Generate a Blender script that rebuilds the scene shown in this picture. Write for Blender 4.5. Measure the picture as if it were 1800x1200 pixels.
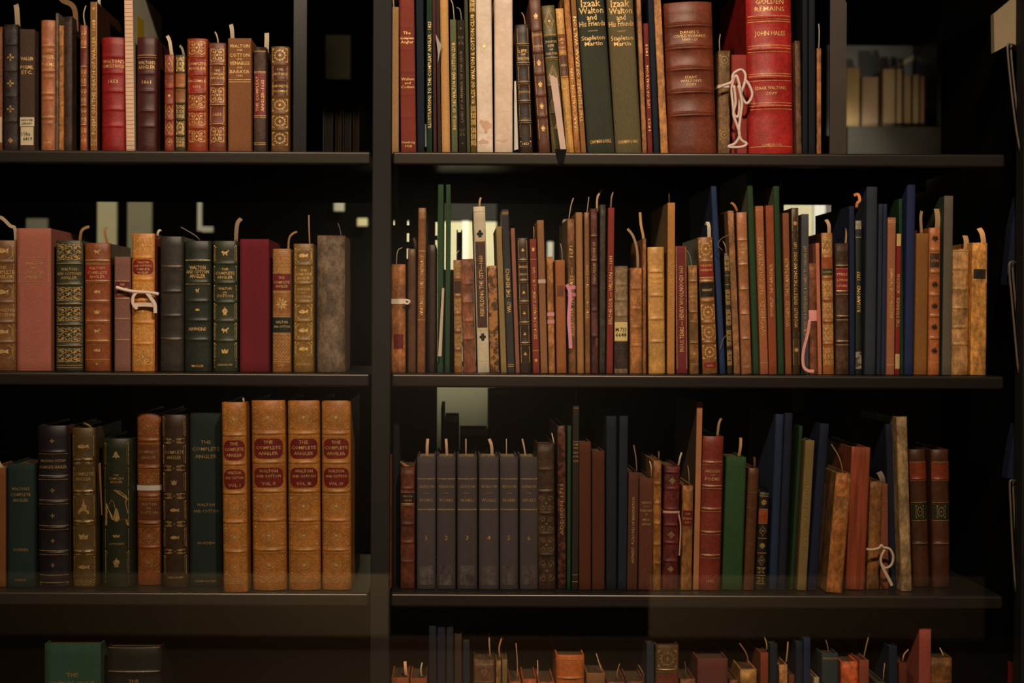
import bpy, bmesh, math, random
from mathutils import Vector, Matrix
for o in list(bpy.data.objects): bpy.data.objects.remove(o)
SC = bpy.context.scene; C = SC.collection
S = 0.00085            # metres per photo pixel at the plane of the book spines, 2 m from the camera
ROLL = 0.0045
# ---------------- camera, world, lamps, exposure ----------------
cam = bpy.data.objects.new('camera', bpy.data.cameras.new('camera')); C.objects.link(cam)
cam.location = (0, -2.0, 0)
cam.rotation_euler = (Matrix.Rotation(math.pi/2, 3, 'X') @ Matrix.Rotation(ROLL, 3, 'Z')).to_euler()
cam.data.sensor_width = 36; cam.data.lens = 36*2.0/(1800*S)
cam.data.shift_x = 100/1800; cam.data.shift_y = -40/1800
cam.data.dof.use_dof = True; cam.data.dof.focus_distance = 2.0; cam.data.dof.aperture_fstop = 4.5
cam.data.clip_start = 0.05; cam.data.clip_end = 60
SC.camera = cam
w = bpy.data.worlds.new('world'); SC.world = w; w.use_nodes = True
w.node_tree.nodes['Background'].inputs[0].default_value = (0.75, 0.6, 0.45, 1)
w.node_tree.nodes['Background'].inputs[1].default_value = 0.012
SC.view_settings.view_transform = 'Standard'; SC.view_settings.look = 'None'
SC.view_settings.gamma = 1; SC.view_settings.use_curve_mapping = False
SC.view_settings.exposure = 0.0
def area(name, loc, target, size, power, col=(1.0, 0.77, 0.54)):
    l = bpy.data.lights.new(name, 'AREA'); l.shape = 'DISK'; l.size = size
    l.energy = power; l.color = col
    o = bpy.data.objects.new(name, l); C.objects.link(o); o.location = loc
    o.rotation_euler = (Vector(target)-Vector(loc)).to_track_quat('-Z', 'Y').to_euler()
    return o
def spot(name, loc, target, size, power, col=(1.0, 0.77, 0.54), soft=.05, blend=1.0):
    l = bpy.data.lights.new(name, 'SPOT'); l.energy = power; l.color = col; l.spot_size = math.radians(size); l.spot_blend = blend
    l.shadow_soft_size = soft
    o = bpy.data.objects.new(name, l); C.objects.link(o); o.location = loc
    o.rotation_euler = (Vector(target)-Vector(loc)).to_track_quat('-Z', 'Y').to_euler()
    return o
spot('ceiling_spot_lamp', (0.35, -1.62, 1.36), (0.20, 0, 0.30), 82, 128.0)
spot('ceiling_spot_lamp', (-0.60, -1.62, 1.36), (-0.42, 0, 0.22), 78, 64.0)
area('wall_fill_lamp', (0.0, -3.6, 0.3), (0.0, -4.5, -1.4), 0.4, 85)        # unseen lamp added to light the low wall mirrored in the glass

def lin(c): 
    return tuple((v/255/12.92 if v/255 <= .04045 else ((v/255+.055)/1.055)**2.4) for v in c)
LC = (1.0, 0.82, 0.68)
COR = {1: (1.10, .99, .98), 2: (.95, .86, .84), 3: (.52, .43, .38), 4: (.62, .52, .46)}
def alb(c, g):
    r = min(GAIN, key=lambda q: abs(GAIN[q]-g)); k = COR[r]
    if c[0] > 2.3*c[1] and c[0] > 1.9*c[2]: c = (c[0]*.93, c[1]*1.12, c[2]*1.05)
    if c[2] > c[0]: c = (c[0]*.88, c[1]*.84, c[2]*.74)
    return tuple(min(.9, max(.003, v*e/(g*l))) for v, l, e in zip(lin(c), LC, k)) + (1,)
GOLD = (0.95, 0.60, 0.22, 1)
# ---------------- materials (colour comes from each object's own colour) ----------------
MATS = {}
def nodes(name, rough=.5, metal=0.0, spec=.5):
    m = bpy.data.materials.new(name); m.use_nodes = True
    nt = m.node_tree; b = nt.nodes['Principled BSDF']
    b.inputs['Roughness'].default_value = rough; b.inputs['Metallic'].default_value = metal
    b.inputs['Specular IOR Level'].default_value = spec
    MATS[name] = m; return m, nt, b
def coords(nt, scale=(1, 1, 1)):
    tc = nt.nodes.new('ShaderNodeTexCoord'); oi = nt.nodes.new('ShaderNodeObjectInfo')
    mp = nt.nodes.new('ShaderNodeMapping'); mp.inputs['Scale'].default_value = scale
    mu = nt.nodes.new('ShaderNodeMath'); mu.operation = 'MULTIPLY'; mu.inputs[1].default_value = 37.0
    nt.links.new(oi.outputs['Random'], mu.inputs[0]); nt.links.new(mu.outputs[0], mp.inputs['Location'])
    nt.links.new(tc.outputs['Object'], mp.inputs['Vector']); return mp, oi
def noise(nt, mp, scale, detail=4, rough=.6):
    n = nt.nodes.new('ShaderNodeTexNoise'); n.inputs['Scale'].default_value = scale
    n.inputs['Detail'].default_value = detail; n.inputs['Roughness'].default_value = rough
    nt.links.new(mp.outputs[0], n.inputs['Vector']); return n
def ramp(nt, src, p0, p1, a, b):
    r = nt.nodes.new('ShaderNodeValToRGB'); r.color_ramp.elements[0].position = p0; r.color_ramp.elements[1].position = p1
    r.color_ramp.elements[0].color = (a, a, a, 1); r.color_ramp.elements[1].color = (b, b, b, 1)
    nt.links.new(src, r.inputs[0]); return r
def mul(nt, a, b, fac=1.0):
    x = nt.nodes.new('ShaderNodeMix'); x.data_type = 'RGBA'; x.blend_type = 'MULTIPLY'; x.inputs[0].default_value = fac
    nt.links.new(a, x.inputs[6]); nt.links.new(b, x.inputs[7]); return x.outputs[2]
def bump(nt, b, src, dist, strength=1.0):
    u = nt.nodes.new('ShaderNodeBump'); u.inputs['Strength'].default_value = strength; u.inputs['Distance'].default_value = dist
    nt.links.new(src, u.inputs['Height']); nt.links.new(u.outputs[0], b.inputs['Normal'])
def surf(name, rough, spec, n1, lo, hi, bscale, bdist, stretch=(1, 1, 1), p=(.35, .65), n2=None, lo2=.5, hi2=1.0, p2=(.45, .6)):
    m, nt, b = nodes(name, rough, 0, spec); mp, oi = coords(nt, stretch)
    a = noise(nt, mp, n1, 5, .65); r = ramp(nt, a.outputs[0], p[0], p[1], lo, hi)
    out = mul(nt, oi.outputs['Color'], r.outputs[0])
    if n2:
        c = noise(nt, mp, n2, 6, .75); r2 = ramp(nt, c.outputs[0], p2[0], p2[1], lo2, hi2); out = mul(nt, out, r2.outputs[0])
    nt.links.new(out, b.inputs['Base Color'])
    bn = noise(nt, mp, bscale, 2, .5); bump(nt, b, bn.outputs[0], bdist, .6)
surf('leather', .42, .5, 25, .72, 1.12, 900, .0004, n2=180, lo2=.8, hi2=1.1)
surf('worn', .55, .4, 45, .52, 1.2, 500, .0008, (1, 1, .6), (.36, .64), 160, .62, 1.18, (.4, .6))
surf('cloth', .8, .25, 12, .85, 1.1, 1500, .0005, (1, 1, .35), n2=900, lo2=.85, hi2=1.1)
surf('vellum', .5, .4, 14, .82, 1.05, 200, .0004, n2=60, lo2=.9, hi2=1.03)
surf('paper', .85, .2, 30, .9, 1.05, 300, .0002)
surf('pages', .85, .2, 700, .6, 1.1, 900, .0003, (1, .02, .02))
surf('marbled', .5, .4, 120, .25, 1.3, 400, .0003, p=(.45, .55))
surf('oak', .5, .4, 260, .62, 1.15, 300, .0003, (1, 1, .05), n2=30, lo2=.85, hi2=1.1)
surf('painted_metal', .30, .6, 20, .9, 1.1, 1200, .0002)
surf('matte', .95, 0.0, 20, .95, 1.03, 300, .0001)
surf('plain', .7, .3, 20, .95, 1.03, 300, .0001)
m, nt, b = nodes('satin_metal', .33, .85, .5); mp, oi = coords(nt); nt.links.new(oi.outputs['Color'], b.inputs['Base Color'])
bn = noise(nt, mp, 1500, 2, .5); bump(nt, b, bn.outputs[0], .0001, .4)
m, nt, b = nodes('gilt', .42, .25, .6); mp, oi = coords(nt)
n = noise(nt, mp, 300, 3); r = ramp(nt, n.outputs[0], .35, .6, .55, 1.1)
nt.links.new(mul(nt, oi.outputs['Color'], r.outputs[0]), b.inputs['Base Color'])
m = bpy.data.materials.new('clear_glass'); m.use_nodes = True; nt = m.node_tree; nt.nodes.clear()
out = nt.nodes.new('ShaderNodeOutputMaterial'); mx = nt.nodes.new('ShaderNodeMixShader'); 
# Schlick reflectance of a pane, the same from either side of its surface
ge = nt.nodes.new('ShaderNodeNewGeometry'); dt = nt.nodes.new('ShaderNodeVectorMath'); dt.operation = 'DOT_PRODUCT'
nt.links.new(ge.outputs['Normal'], dt.inputs[0]); nt.links.new(ge.outputs['Incoming'], dt.inputs[1])
def _m(op, a, b2=None):
    q = nt.nodes.new('ShaderNodeMath'); q.operation = op
    for i, v in enumerate((a, b2)):
        if v is None: continue
        if isinstance(v, (int, float)): q.inputs[i].default_value = v
        else: nt.links.new(v, q.inputs[i])
    return q.outputs[0]
fr = _m('ADD', _m('MULTIPLY', _m('POWER', _m('SUBTRACT', 1.0, _m('ABSOLUTE', dt.outputs['Value'])), 5.0), .96), .04)
tr = nt.nodes.new('ShaderNodeBsdfTransparent'); gl = nt.nodes.new('ShaderNodeBsdfGlossy')
gl.inputs['Roughness'].default_value = 0.0
nt.links.new(fr, mx.inputs[0]); nt.links.new(tr.outputs[0], mx.inputs[1]); nt.links.new(gl.outputs[0], mx.inputs[2])
nt.links.new(mx.outputs[0], out.inputs[0]); MATS['glass'] = m

# ---------------- mesh helpers ----------------
def mk(name, verts, faces, mat, col, parent=None, smooth=False, loc=None):
    me = bpy.data.meshes.new(name); me.from_pydata([tuple(v) for v in verts], [], faces); me.update()
    me.materials.append(MATS[mat])
    if smooth: me.polygons.foreach_set('use_smooth', [True]*len(me.polygons))
    o = bpy.data.objects.new(name, me); C.objects.link(o); o.color = col if len(col) == 4 else (*col, 1)
    if parent: o.parent = parent
    if loc: o.location = loc
    return o
def box(x0, x1, y0, y1, z0, z1):
    v = [(x, y, z) for x in (x0, x1) for y in (y0, y1) for z in (z0, z1)]
    f = [(0, 1, 3, 2), (4, 6, 7, 5), (0, 4, 5, 1), (2, 3, 7, 6), (0, 2, 6, 4), (1, 5, 7, 3)]
    return v, f
def join(*vf):
    V = []; F = []
    for v, f in vf:
        n = len(V); V += list(v); F += [tuple(i+n for i in q) for q in f]
    return V, F
def bevbox(name, dims, mat, col, parent=None, bev=.001, seg=2):
    v, f = box(*dims); bm = bmesh.new()
    vs = [bm.verts.new(p) for p in v]
    for q in f: bm.faces.new([vs[i] for i in q])
    bmesh.ops.recalc_face_normals(bm, faces=bm.faces)
    bmesh.ops.bevel(bm, geom=bm.edges[:], offset=bev, segments=seg, affect='EDGES', profile=.5)
    me = bpy.data.meshes.new(name); bm.to_mesh(me); bm.free(); me.materials.append(MATS[mat])
    o = bpy.data.objects.new(name, me); C.objects.link(o); o.color = col if len(col) == 4 else (*col, 1)
    if parent: o.parent = parent
    return o
def tagd(o, label, cat, group=None, kind=None):
    if label: o['label'] = label
    if cat: o['category'] = cat
    if group: o['group'] = group
    if kind: o['kind'] = kind
    return o
def tube(pts, r, n=6):
    pts = [Vector(p) for p in pts]; V = []; F = []
    for i, p in enumerate(pts):
        t = (pts[min(i+1, len(pts)-1)]-pts[max(i-1, 0)]).normalized()
        a = t.cross(Vector((0.13, 1, 0.07))).normalized(); b2 = t.cross(a)
        for k in range(n):
            g = 2*math.pi*k/n; V.append(p+(a*math.cos(g)+b2*math.sin(g))*r)
    for i in range(len(pts)-1):
        for k in range(n):
            F.append((i*n+k, i*n+(k+1) % n, (i+1)*n+(k+1) % n, (i+1)*n+k))
    F.append(tuple(range(n))[::-1]); F.append(tuple((len(pts)-1)*n+k for k in range(n)))
    return V, F
def smooth_path(pts, n=5):
    out = []; P = [Vector(p) for p in pts]; P = [2*P[0]-P[1]]+P+[2*P[-1]-P[-2]]
    for i in range(1, len(P)-2):
        for k in range(n):
            t = k/n; a, b2, c, d = P[i-1], P[i], P[i+1], P[i+2]
            out.append(.5*((2*b2)+(c-a)*t+(2*a-5*b2+4*c-d)*t*t+(3*b2-a-3*c+d)*t**3))
    out.append(P[-2]); return out
def ribbon(pts, w, thick=.0004, twist=None):
    """flat strip along pts, its width lying mostly across x; real thickness"""
    P = [Vector(p) for p in pts]; V = []; F = []
    for i, p in enumerate(P):
        t = (P[min(i+1, len(P)-1)]-P[max(i-1, 0)]).normalized()
        side = t.cross(Vector((0, 1, 0)))
        side = side.normalized() if side.length > 1e-6 else Vector((1, 0, 0))
        if twist: side = (side*math.cos(twist)+Vector((0, 1, 0))*math.sin(twist)).normalized()
        nrm = t.cross(side).normalized()
        for a, b2 in ((-.5, -.5), (.5, -.5), (.5, .5), (-.5, .5)):
            V.append(p+side*a*w+nrm*b2*thick)
    for i in range(len(P)-1):
        for k in range(4):
            F.append((i*4+k, i*4+(k+1) % 4, (i+1)*4+(k+1) % 4, (i+1)*4+k))
    F.append((3, 2, 1, 0)); n = (len(P)-1)*4; F.append((n, n+1, n+2, n+3))
    return V, F
# photo pixel -> place on the plane y
def XZ(px, py, y=0.0):
    u, v = px-800, py-560; k = (2.0+y)/2.0
    return (u+ROLL*v)*S*k, -(v-ROLL*u)*S*k
def P3(px, py, y=0.0):
    x, z = XZ(px, py, y); return Vector((x, y, z))
FRONT = -0.031
Z_SHELF = {1: (560-266.5)*S*(2+FRONT)/2, 2: (560-657)*S*(2+FRONT)/2, 3: (560-1043.5)*S*(2+FRONT)/2}
Z_SHELF[4] = Z_SHELF[3]-(Z_SHELF[2]-Z_SHELF[3]); Z_SHELF[0] = Z_SHELF[1]+(Z_SHELF[1]-Z_SHELF[2])
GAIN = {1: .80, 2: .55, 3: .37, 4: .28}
# ---------------- lettering and tooling ----------------
_font_cache = {}
def text_mesh(s):
    if s not in _font_cache:
        cu = bpy.data.curves.new('t', 'FONT'); cu.body = s; cu.resolution_u = 1; cu.align_x = 'LEFT'; cu.size = 1; cu.offset = 0.012
        o = bpy.data.objects.new('t', cu); me = o.to_mesh()
        V = [v.co.copy() for v in me.vertices]; F = [tuple(p.vertices) for p in me.polygons]
        o.to_mesh_clear(); bpy.data.objects.remove(o); bpy.data.curves.remove(cu)
        if V:
            a = min(v.x for v in V); b2 = max(v.x for v in V)
        else: a, b2 = 0, 1
        _font_cache[s] = ([(v.x-a, v.y) for v in V], F, b2-a)
    return _font_cache[s]
CAP = 0.70
def stroke(pts, t, closed=False):
    V = []; F = []; n = len(pts)
    for i, p in enumerate(pts):
        a = pts[(i-1) % n] if (closed or i) else p; c = pts[(i+1) % n] if (closed or i < n-1) else p
        dx, dz = c[0]-a[0], c[1]-a[1]; L = math.hypot(dx, dz) or 1
        V += [(p[0]-dz/L*t/2, p[1]+dx/L*t/2), (p[0]+dz/L*t/2, p[1]-dx/L*t/2)]
    for i in range(n if closed else n-1):
        j = (i+1) % n; F.append((2*i, 2*i+1, 2*j+1, 2*j))
    return V, F
def circ(cx, cz, rx, rz, n=10): return [(cx+rx*math.cos(2*math.pi*i/n), cz+rz*math.sin(2*math.pi*i/n)) for i in range(n)]
def fill(pts): return list(pts), [tuple(range(len(pts)))]
def fan(pts, c):
    return [c]+list(pts), [(0, i+1, (i+1) % len(pts)+1) for i in range(len(pts))]
def ornament(kind, w, h, t=.0006):
    """2-D gilt tooling centred on 0,0 inside w by h"""
    a, b = w/2, h/2; R = []
    rect = lambda i: [(-a+i, -b+i), (a-i, -b+i), (a-i, b-i), (-a+i, b-i)]
    q = min(a, b)
    if kind == 'frame': R.append(stroke(rect(t), t, True))
    elif kind == 'double': R += [stroke(rect(t), t*1.3, True), stroke(rect(t*3.6), t*.7, True)]
    elif kind == 'lines':
        for z in (-b*.6, 0, b*.6): R.append(stroke([(-a, z), (a, z)], t))
    elif kind == 'dot': R.append(fan(circ(0, 0, q*.3, q*.3), (0, 0)))
    elif kind == 'flower':
        for k in range(8):
            g = math.pi*k/4; r = q*(.62 if k % 2 == 0 else .45)
            R.append(fan(circ(math.cos(g)*r*.6, math.sin(g)*r*.6, q*.14, q*.14, 7), (math.cos(g)*r*.6, math.sin(g)*r*.6)))
            R.append(stroke([(0, 0), (math.cos(g)*r, math.sin(g)*r)], t*.8))
    elif kind == 'cross':
        for g in (0, 90, 180, 270):
            c, s = math.cos(math.radians(g)), math.sin(math.radians(g))
            R.append(fan([(c*q*.12-s*q*.1, s*q*.12+c*q*.1), (c*q*.5-s*q*.17, s*q*.5+c*q*.17), (c*q*.66, s*q*.66), (c*q*.5+s*q*.17, s*q*.5-c*q*.17), (c*q*.12+s*q*.1, s*q*.12-c*q*.1)], (c*q*.35, s*q*.35)))
    elif kind in ('diamond', 'lozenge'):
        R.append(stroke([(0, -b*.85), (a*.85, 0), (0, b*.85), (-a*.85, 0)], t*1.2, True))
        R.append(stroke([(0, -b*.6), (a*.6, 0), (0, b*.6), (-a*.6, 0)], t*.7, True))
        R += ornament('flower', a*.9, b*.9, t)
    elif kind == 'wreath':
        R.append(stroke(circ(0, 0, a*.62, b*.62, 16), t*1.4, True))
        for k in range(12):
            g = 2*math.pi*k/12; R.append(fan(circ(a*.74*math.cos(g), b*.74*math.sin(g), a*.08, b*.08, 6), (a*.74*math.cos(g), b*.74*math.sin(g))))
        R += ornament('flower', a*.8, b*.8, t)
        R += corners(a, b, t)
        R.append(stroke(rect(t), t, True))
    elif kind == 'scroll':
        for sx in (-1, 1):
            for sz in (-1, 1):
                pts = []
                for k in range(14):
                    g = k*.55; r = .42*(1-k/16); pts.append((sx*a*(.5+r*math.cos(g)), sz*b*(.5+r*math.sin(g))))
                R.append(stroke(pts, t*1.2)); R.append(fan(circ(sx*a*.48, sz*b*.5, a*.09, b*.09, 6), (sx*a*.48, sz*b*.5)))
        R += ornament('flower', a*.7, b*.7, t)
    elif kind == 'rich':
        R += ornament('scroll', w, h, t) + ornament('frame', w, h, t)
        R.append(stroke([(0, -b*.8), (a*.35, 0), (0, b*.8), (-a*.35, 0)], t*1.2, True))
        R.append(stroke([(-a*.9, 0), (-a*.4, b*.12), (-a*.4, -b*.12)], t, True)); R.append(stroke([(a*.9, 0), (a*.4, b*.12), (a*.4, -b*.12)], t, True))
    elif kind == 'arab':
        for i in range(-1, 2):
            for j in range(-1, 2):
                cx, cz = i*a*.62, j*b*.62
                for k in range(4):
                    g = math.pi/4+math.pi/2*k
                    R.append(stroke([(cx, cz), (cx+a*.18*math.cos(g+.6), cz+b*.18*math.sin(g+.6)), (cx+a*.33*math.cos(g), cz+b*.33*math.sin(g))], t*1.3))
                R.append(fan(circ(cx, cz, q*.07, q*.07, 6), (cx, cz)))
        R.append(stroke(rect(t), t, True)); R.append(stroke([(0, -b*.9), (a*.9, 0), (0, b*.9), (-a*.9, 0)], t, True))
    elif kind == 'seal':     # dotted lozenge round a thistle, foliage in the corners
        n = 5
        for k in range(4*n):
            u = k % n/n; g = k//n; c = [(0, b*.9), (a*.9, 0), (0, -b*.9), (-a*.9, 0)]
            p0, p1 = c[g], c[(g+1) % 4]; x, z = p0[0]+(p1[0]-p0[0])*u, p0[1]+(p1[1]-p0[1])*u
            R.append(fan(circ(x, z, t*1.1, t*1.1, 6), (x, z)))
            R.append(fan(circ(x*.78, z*.78, t*.8, t*.8, 6), (x*.78, z*.78)))
        R.append(stroke(circ(0, b*.02, a*.22, b*.26, 10), t, True)); R.append(fan(circ(0, b*.02, a*.12, b*.15, 8), (0, b*.02)))
        for sx in (-1, 1):
            R.append(stroke([(0, -b*.45), (sx*a*.25, -b*.3), (sx*a*.36, 0), (sx*a*.25, b*.3)], t*1.1))
            for sz in (-1, 1):
                R.append(stroke([(sx*a*.95, sz*b*.45), (sx*a*.7, sz*b*.6), (sx*a*.75, sz*b*.8), (sx*a*.5, sz*b*.93)], t*1.2))
                R.append(stroke([(sx*a*.95, sz*b*.7), (sx*a*.8, sz*b*.9)], t*1.2)); R.append(fan(circ(sx*a*.88, sz*b*.88, t*1.5, t*1.5, 6), (sx*a*.88, sz*b*.88)))
    elif kind == 'net':
        m2 = max(3, int(h/w*5)); 
        for j in range(m2):
            z = -b+(j+.5)*h/m2
            for i in range(5): R.append(stroke([(-a+i*w/5, z+h/m2*.4), (-a+(i+.5)*w/5, z-h/m2*.45), (-a+(i+1)*w/5, z+h/m2*.4)], t))
    elif kind in ('fish', 'fishf'):
        if kind == 'fishf':
            R.append(stroke([(-a*.85, -b*.5), (-a*.6, -b*.8), (a*.6, -b*.8), (a*.85, -b*.5), (a*.85, b*.5), (a*.6, b*.8), (-a*.6, b*.8), (-a*.85, b*.5)], t, True)); R.append(stroke(rect(t), t, True))
        f = [(-.62, 0), (-.4, .2), (-.05, .28), (.25, .14), (.42, .06), (.62, .26), (.56, 0), (.62, -.26), (.42, -.06), (.25, -.12), (-.05, -.22), (-.4, -.16)]
        R.append(fan([(x*a*.9, z*b*1.1) for x, z in f], (0, 0)))
    elif kind == 'beast':
        f = [(-.6, .1), (-.5, .35), (-.35, .4), (-.25, .25), (.1, .22), (.3, .3), (.6, .55), (.65, .35), (.38, .05), (.42, -.4), (.3, -.4), (.22, -.1), (-.1, -.12), (-.2, -.4), (-.32, -.4), (-.3, -.05), (-.45, 0)]
        R.append(fan([(x*a*.8, z*b) for x, z in f], (0, .08*b)))
    elif kind == 'urn':
        f = [(-.3, -.55), (.3, -.55), (.2, -.3), (.42, 0), (.3, .3), (.1, .35), (.05, .6), (-.05, .6), (-.1, .35), (-.3, .3), (-.42, 0), (-.2, -.3)]
        R.append(fan([(x*q*1.1, z*q*1.1) for x, z in f], (0, 0)))
    elif kind == 'bell':
        f = [(-.5, -.32), (-.1, -.3), (0, -.5), (.1, -.3), (.5, -.32), (.25, .05), (.12, .4), (-.12, .4), (-.25, .05)]
        R.append(fan([(x*q*1.15, z*q*1.15) for x, z in f], (0, 0)))
    elif kind == 'leaf':
        for k in range(9):
            g = math.radians(-90+k*40); R.append(fan([(0, 0), (q*.5*math.cos(g-.25), q*.5*math.sin(g-.25)), (q*.85*math.cos(g), q*.85*math.sin(g)), (q*.5*math.cos(g+.25), q*.5*math.sin(g+.25))], (q*.3*math.cos(g), q*.3*math.sin(g))))
    elif kind == 'heart':
        R.append(stroke([(0, -b*.6), (-a*.3, -b*.05), (-a*.5, b*.3), (-a*.35, b*.55), (-a*.15, b*.45), (0, b*.1), (a*.15, b*.45), (a*.35, b*.55), (a*.5, b*.3), (a*.3, -b*.05)], t*1.4, True))
    elif kind == 'crown':
        R.append(fan([(-a*.35, -b*.45), (a*.35, -b*.45), (a*.5, b*.4), (a*.2, b*.05), (0, b*.5), (-a*.2, b*.05), (-a*.5, b*.4)], (0, -b*.1)))
    elif kind == 'abbey':
        R.append(fan([(-.7, -.8), (.7, -.8), (.66, -.4), (.45, -.35), (.4, .15), (.2, .2), (.1, .9), (-.05, .35), (-.2, .3), (-.3, -.1), (-.6, -.3)] and [(x*a*.75, z*b*.95) for x, z in [(-.7, -.8), (.7, -.8), (.66, -.4), (.45, -.35), (.4, .15), (.2, .2), (.05, .9), (-.1, .3), (-.3, -.1), (-.6, -.3)]], (0, -b*.2)))
    elif kind == 'angler':   # seated figure with a bent rod under a branch
        R.append(fan([(x*a, z*b) for x, z in [(-.95, -.95), (.95, -.95), (.85, -.6), (.3, -.6), (.2, -.25), (.05, 0), (-.1, -.05), (-.15, -.3), (-.4, -.6), (-.6, -.2), (-.9, .3)]], (0, -b*.7)))
        R.append(stroke([(-.05*a, -.1*b), (-.2*a, .3*b), (-.42*a, .42*b), (-.6*a, .2*b)], t))
        R.append(stroke([(a*.9, -b*.3), (a*.75, b*.2), (a*.8, b*.6), (a*.3, b*.9), (-a*.2, b*.95)], t*1.6))
        for k in range(9):
            x, z = a*(.9-.12*k), b*(.45+.06*k); R.append(fan(circ(x, z, a*.1, b*.04, 6), (x, z)))
        R.append(stroke(rect(t), t, True))
    return R
def corners(a, b, t):
    R = []
    for sx in (-1, 1):
        for sz in (-1, 1):
            R.append(fan([(sx*a*.95, sz*b*.95), (sx*a*.6, sz*b*.93), (sx*a*.78, sz*b*.78), (sx*a*.93, sz*b*.6)], (sx*a*.85, sz*b*.85)))
    return R
# ---------------- the book builder ----------------
BOOKS = {}
SHELF_WORDS = {}
DEFAULT_DARK = {}
def book(row, x0, x1, top, col, s, xt=None, kind='leather', rd=None, bands=(), txt=(), lab=(), orn=(), lines=(), y=0.0, d=None,
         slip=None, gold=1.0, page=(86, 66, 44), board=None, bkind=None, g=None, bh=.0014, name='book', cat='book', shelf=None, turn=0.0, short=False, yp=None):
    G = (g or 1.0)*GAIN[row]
    if yp is None: yp = random.Random(int(x0*7+row)).uniform(0, .006)
    y = y+yp
    if rd is None: rd = {'leather': .13, 'worn': .12, 'cloth': .06, 'vellum': .03}.get(kind, .05)
    k = (2.0+y)/2.0; zs = Z_SHELF[row]
    xt = x0 if xt is None else xt
    yb = 560 - zs/(S*k) + ROLL*((x0+x1)/2-800)       # photo y of the bottom at this depth
    xa, _ = XZ(x0, yb, y); xb, _ = XZ(x1, yb, y); xtt, ztop = XZ(xt, top, y)
    h = ztop-zs; tilt = math.atan2(xtt-xa, h); c = math.cos(tilt)
    W = (xb-xa)*c-.0003; H = h/c; r = rd*W
    if d is None: d = min(.21, max(.095, H*.68))
    root = bpy.data.objects.new(name, None); C.objects.link(root); root.empty_display_size = .01
    root.location = (xa, y, zs); root.rotation_euler = (0, tilt, turn)
    # pivot on the lower corner: local x runs 0..W ; tilt to the right rests on the right corner
    if tilt > 0: root.location = Vector((xb-W*math.cos(tilt), y, zs+W*math.sin(tilt)))
    tagd(root, f"{s} on the {shelf}", cat, f"books on the {shelf}")
    bl = max(bands, default=0)
    Z = lambda py: ((560-(py-ROLL*((x0+x1)/2-800)))*S*k-zs)/c
    bz = [Z(p) for p in bands]
    rg = random.Random(int(x0*13+top*7)); worn = kind == 'worn'
    def prof(x, z):
        u = (2*(x-W/2)/W); yy = r*u*u
        if abs(u) < .985:
            for q in bz:
                e = (z-q)/.0019
                if abs(e) < 2.5: yy -= bh*math.exp(-e*e)*(1-u**6)
        return yy
    # spine shell
    zl = sorted(set([0.0, .0008, H-.0008, H]+[i*H/14 for i in range(1, 14)]+[q+e for q in bz for e in (-.0036, -.002, -.001, 0, .001, .002, .0036)]))
    zl = [z for z in zl if 0 <= z <= H]; nx = 8; ln = nx+3; V = []; F = []
    for i, z in enumerate(zl):
        end = z < .0004 or z > H-.0004
        for j in range(nx+1):
            x = W*j/nx; zz = z
            if worn and z > H-.0004: zz = z-rg.uniform(0, .0022)
            V.append((x, prof(x, z)+(.0006 if end else 0)+(rg.uniform(-1, 1)*.0002 if worn else 0), zz))
        V.append((W, r+.0016, z)); V.append((0, r+.0016, z))
    for i in range(len(zl)-1):
        for j in range(ln): F.append((i*ln+j, i*ln+(j+1) % ln, (i+1)*ln+(j+1) % ln, (i+1)*ln+j))
    F.append(tuple(range(ln))[::-1]); F.append(tuple((len(zl)-1)*ln+j for j in range(ln)))
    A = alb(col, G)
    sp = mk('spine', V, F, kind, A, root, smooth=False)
    sm = [True]*len(sp.data.polygons); sp.data.polygons.foreach_set('use_smooth', sm)
    # boards
    t = .0026 if W > .016 else max(.0009, W*.16)
    bk = bkind or ('worn' if worn else ('leather' if kind in ('leather', 'marbled') else kind)); BC = alb(board, G) if board else A
    sl = .0005
    lb = bevbox('cover_board', (0, t, r+.0017, d, 0, H-sl), bk, BC, root, .0004, 1)
    rb = bevbox('cover_board', (W-t, W, r+.0017, d, 0, H-sl), bk, BC, root, .0004, 1)
    in_ = .0042 if W > .012 else .0025
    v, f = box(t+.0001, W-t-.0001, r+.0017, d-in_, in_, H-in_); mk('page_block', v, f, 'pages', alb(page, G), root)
    def lay(vf, off, n0=0):
        v, f = vf; return [(x, prof(x, z)-off, z) for x, z in v], f
    def patch(z0, z1, i0, off, rr=0.0):
        V = []; F = []; xs = [i0+(W-2*i0)*i/8 for i in range(9)]; zz = sorted(set([z0, z1]+[z0+(z1-z0)*i/4 for i in range(1, 4)]+[q for t_ in (.02, .08, .2, .4, .7, 1.0) for q in (z0+rr*t_, z1-rr*t_) if rr]+[q+e for q in bz for e in (-.002, 0, .002) if z0 < q+e < z1]))
        def row_(z):
            dz = min(z-z0, z1-z); q = rr-math.sqrt(max(0, rr*rr-(rr-dz)**2)) if dz < rr else 0
            return [W/2+(x-W/2)*(1-q/(W/2-i0)) for x in xs]
        for z in zz:
            for x in row_(z): V.append((x, prof(x, z)-off, z))
        n = len(V)
        for z in zz:
            for x in row_(z): V.append((x, prof(x, z)+.0003, z))
        m2 = len(xs)
        for a in range(len(zz)-1):
            for b2 in range(m2-1):
                F.append((a*m2+b2, a*m2+b2+1, (a+1)*m2+b2+1, (a+1)*m2+b2))
        rim = [j for j in range(m2)]+[a*m2+m2-1 for a in range(1, len(zz))]+[(len(zz)-1)*m2+j for j in range(m2-2, -1, -1)]+[a*m2 for a in range(len(zz)-2, 0, -1)]
        for a in range(len(rim)): F.append((rim[a], rim[a]+n, rim[(a+1) % len(rim)]+n, rim[(a+1) % len(rim)]))
        return V, F
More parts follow.
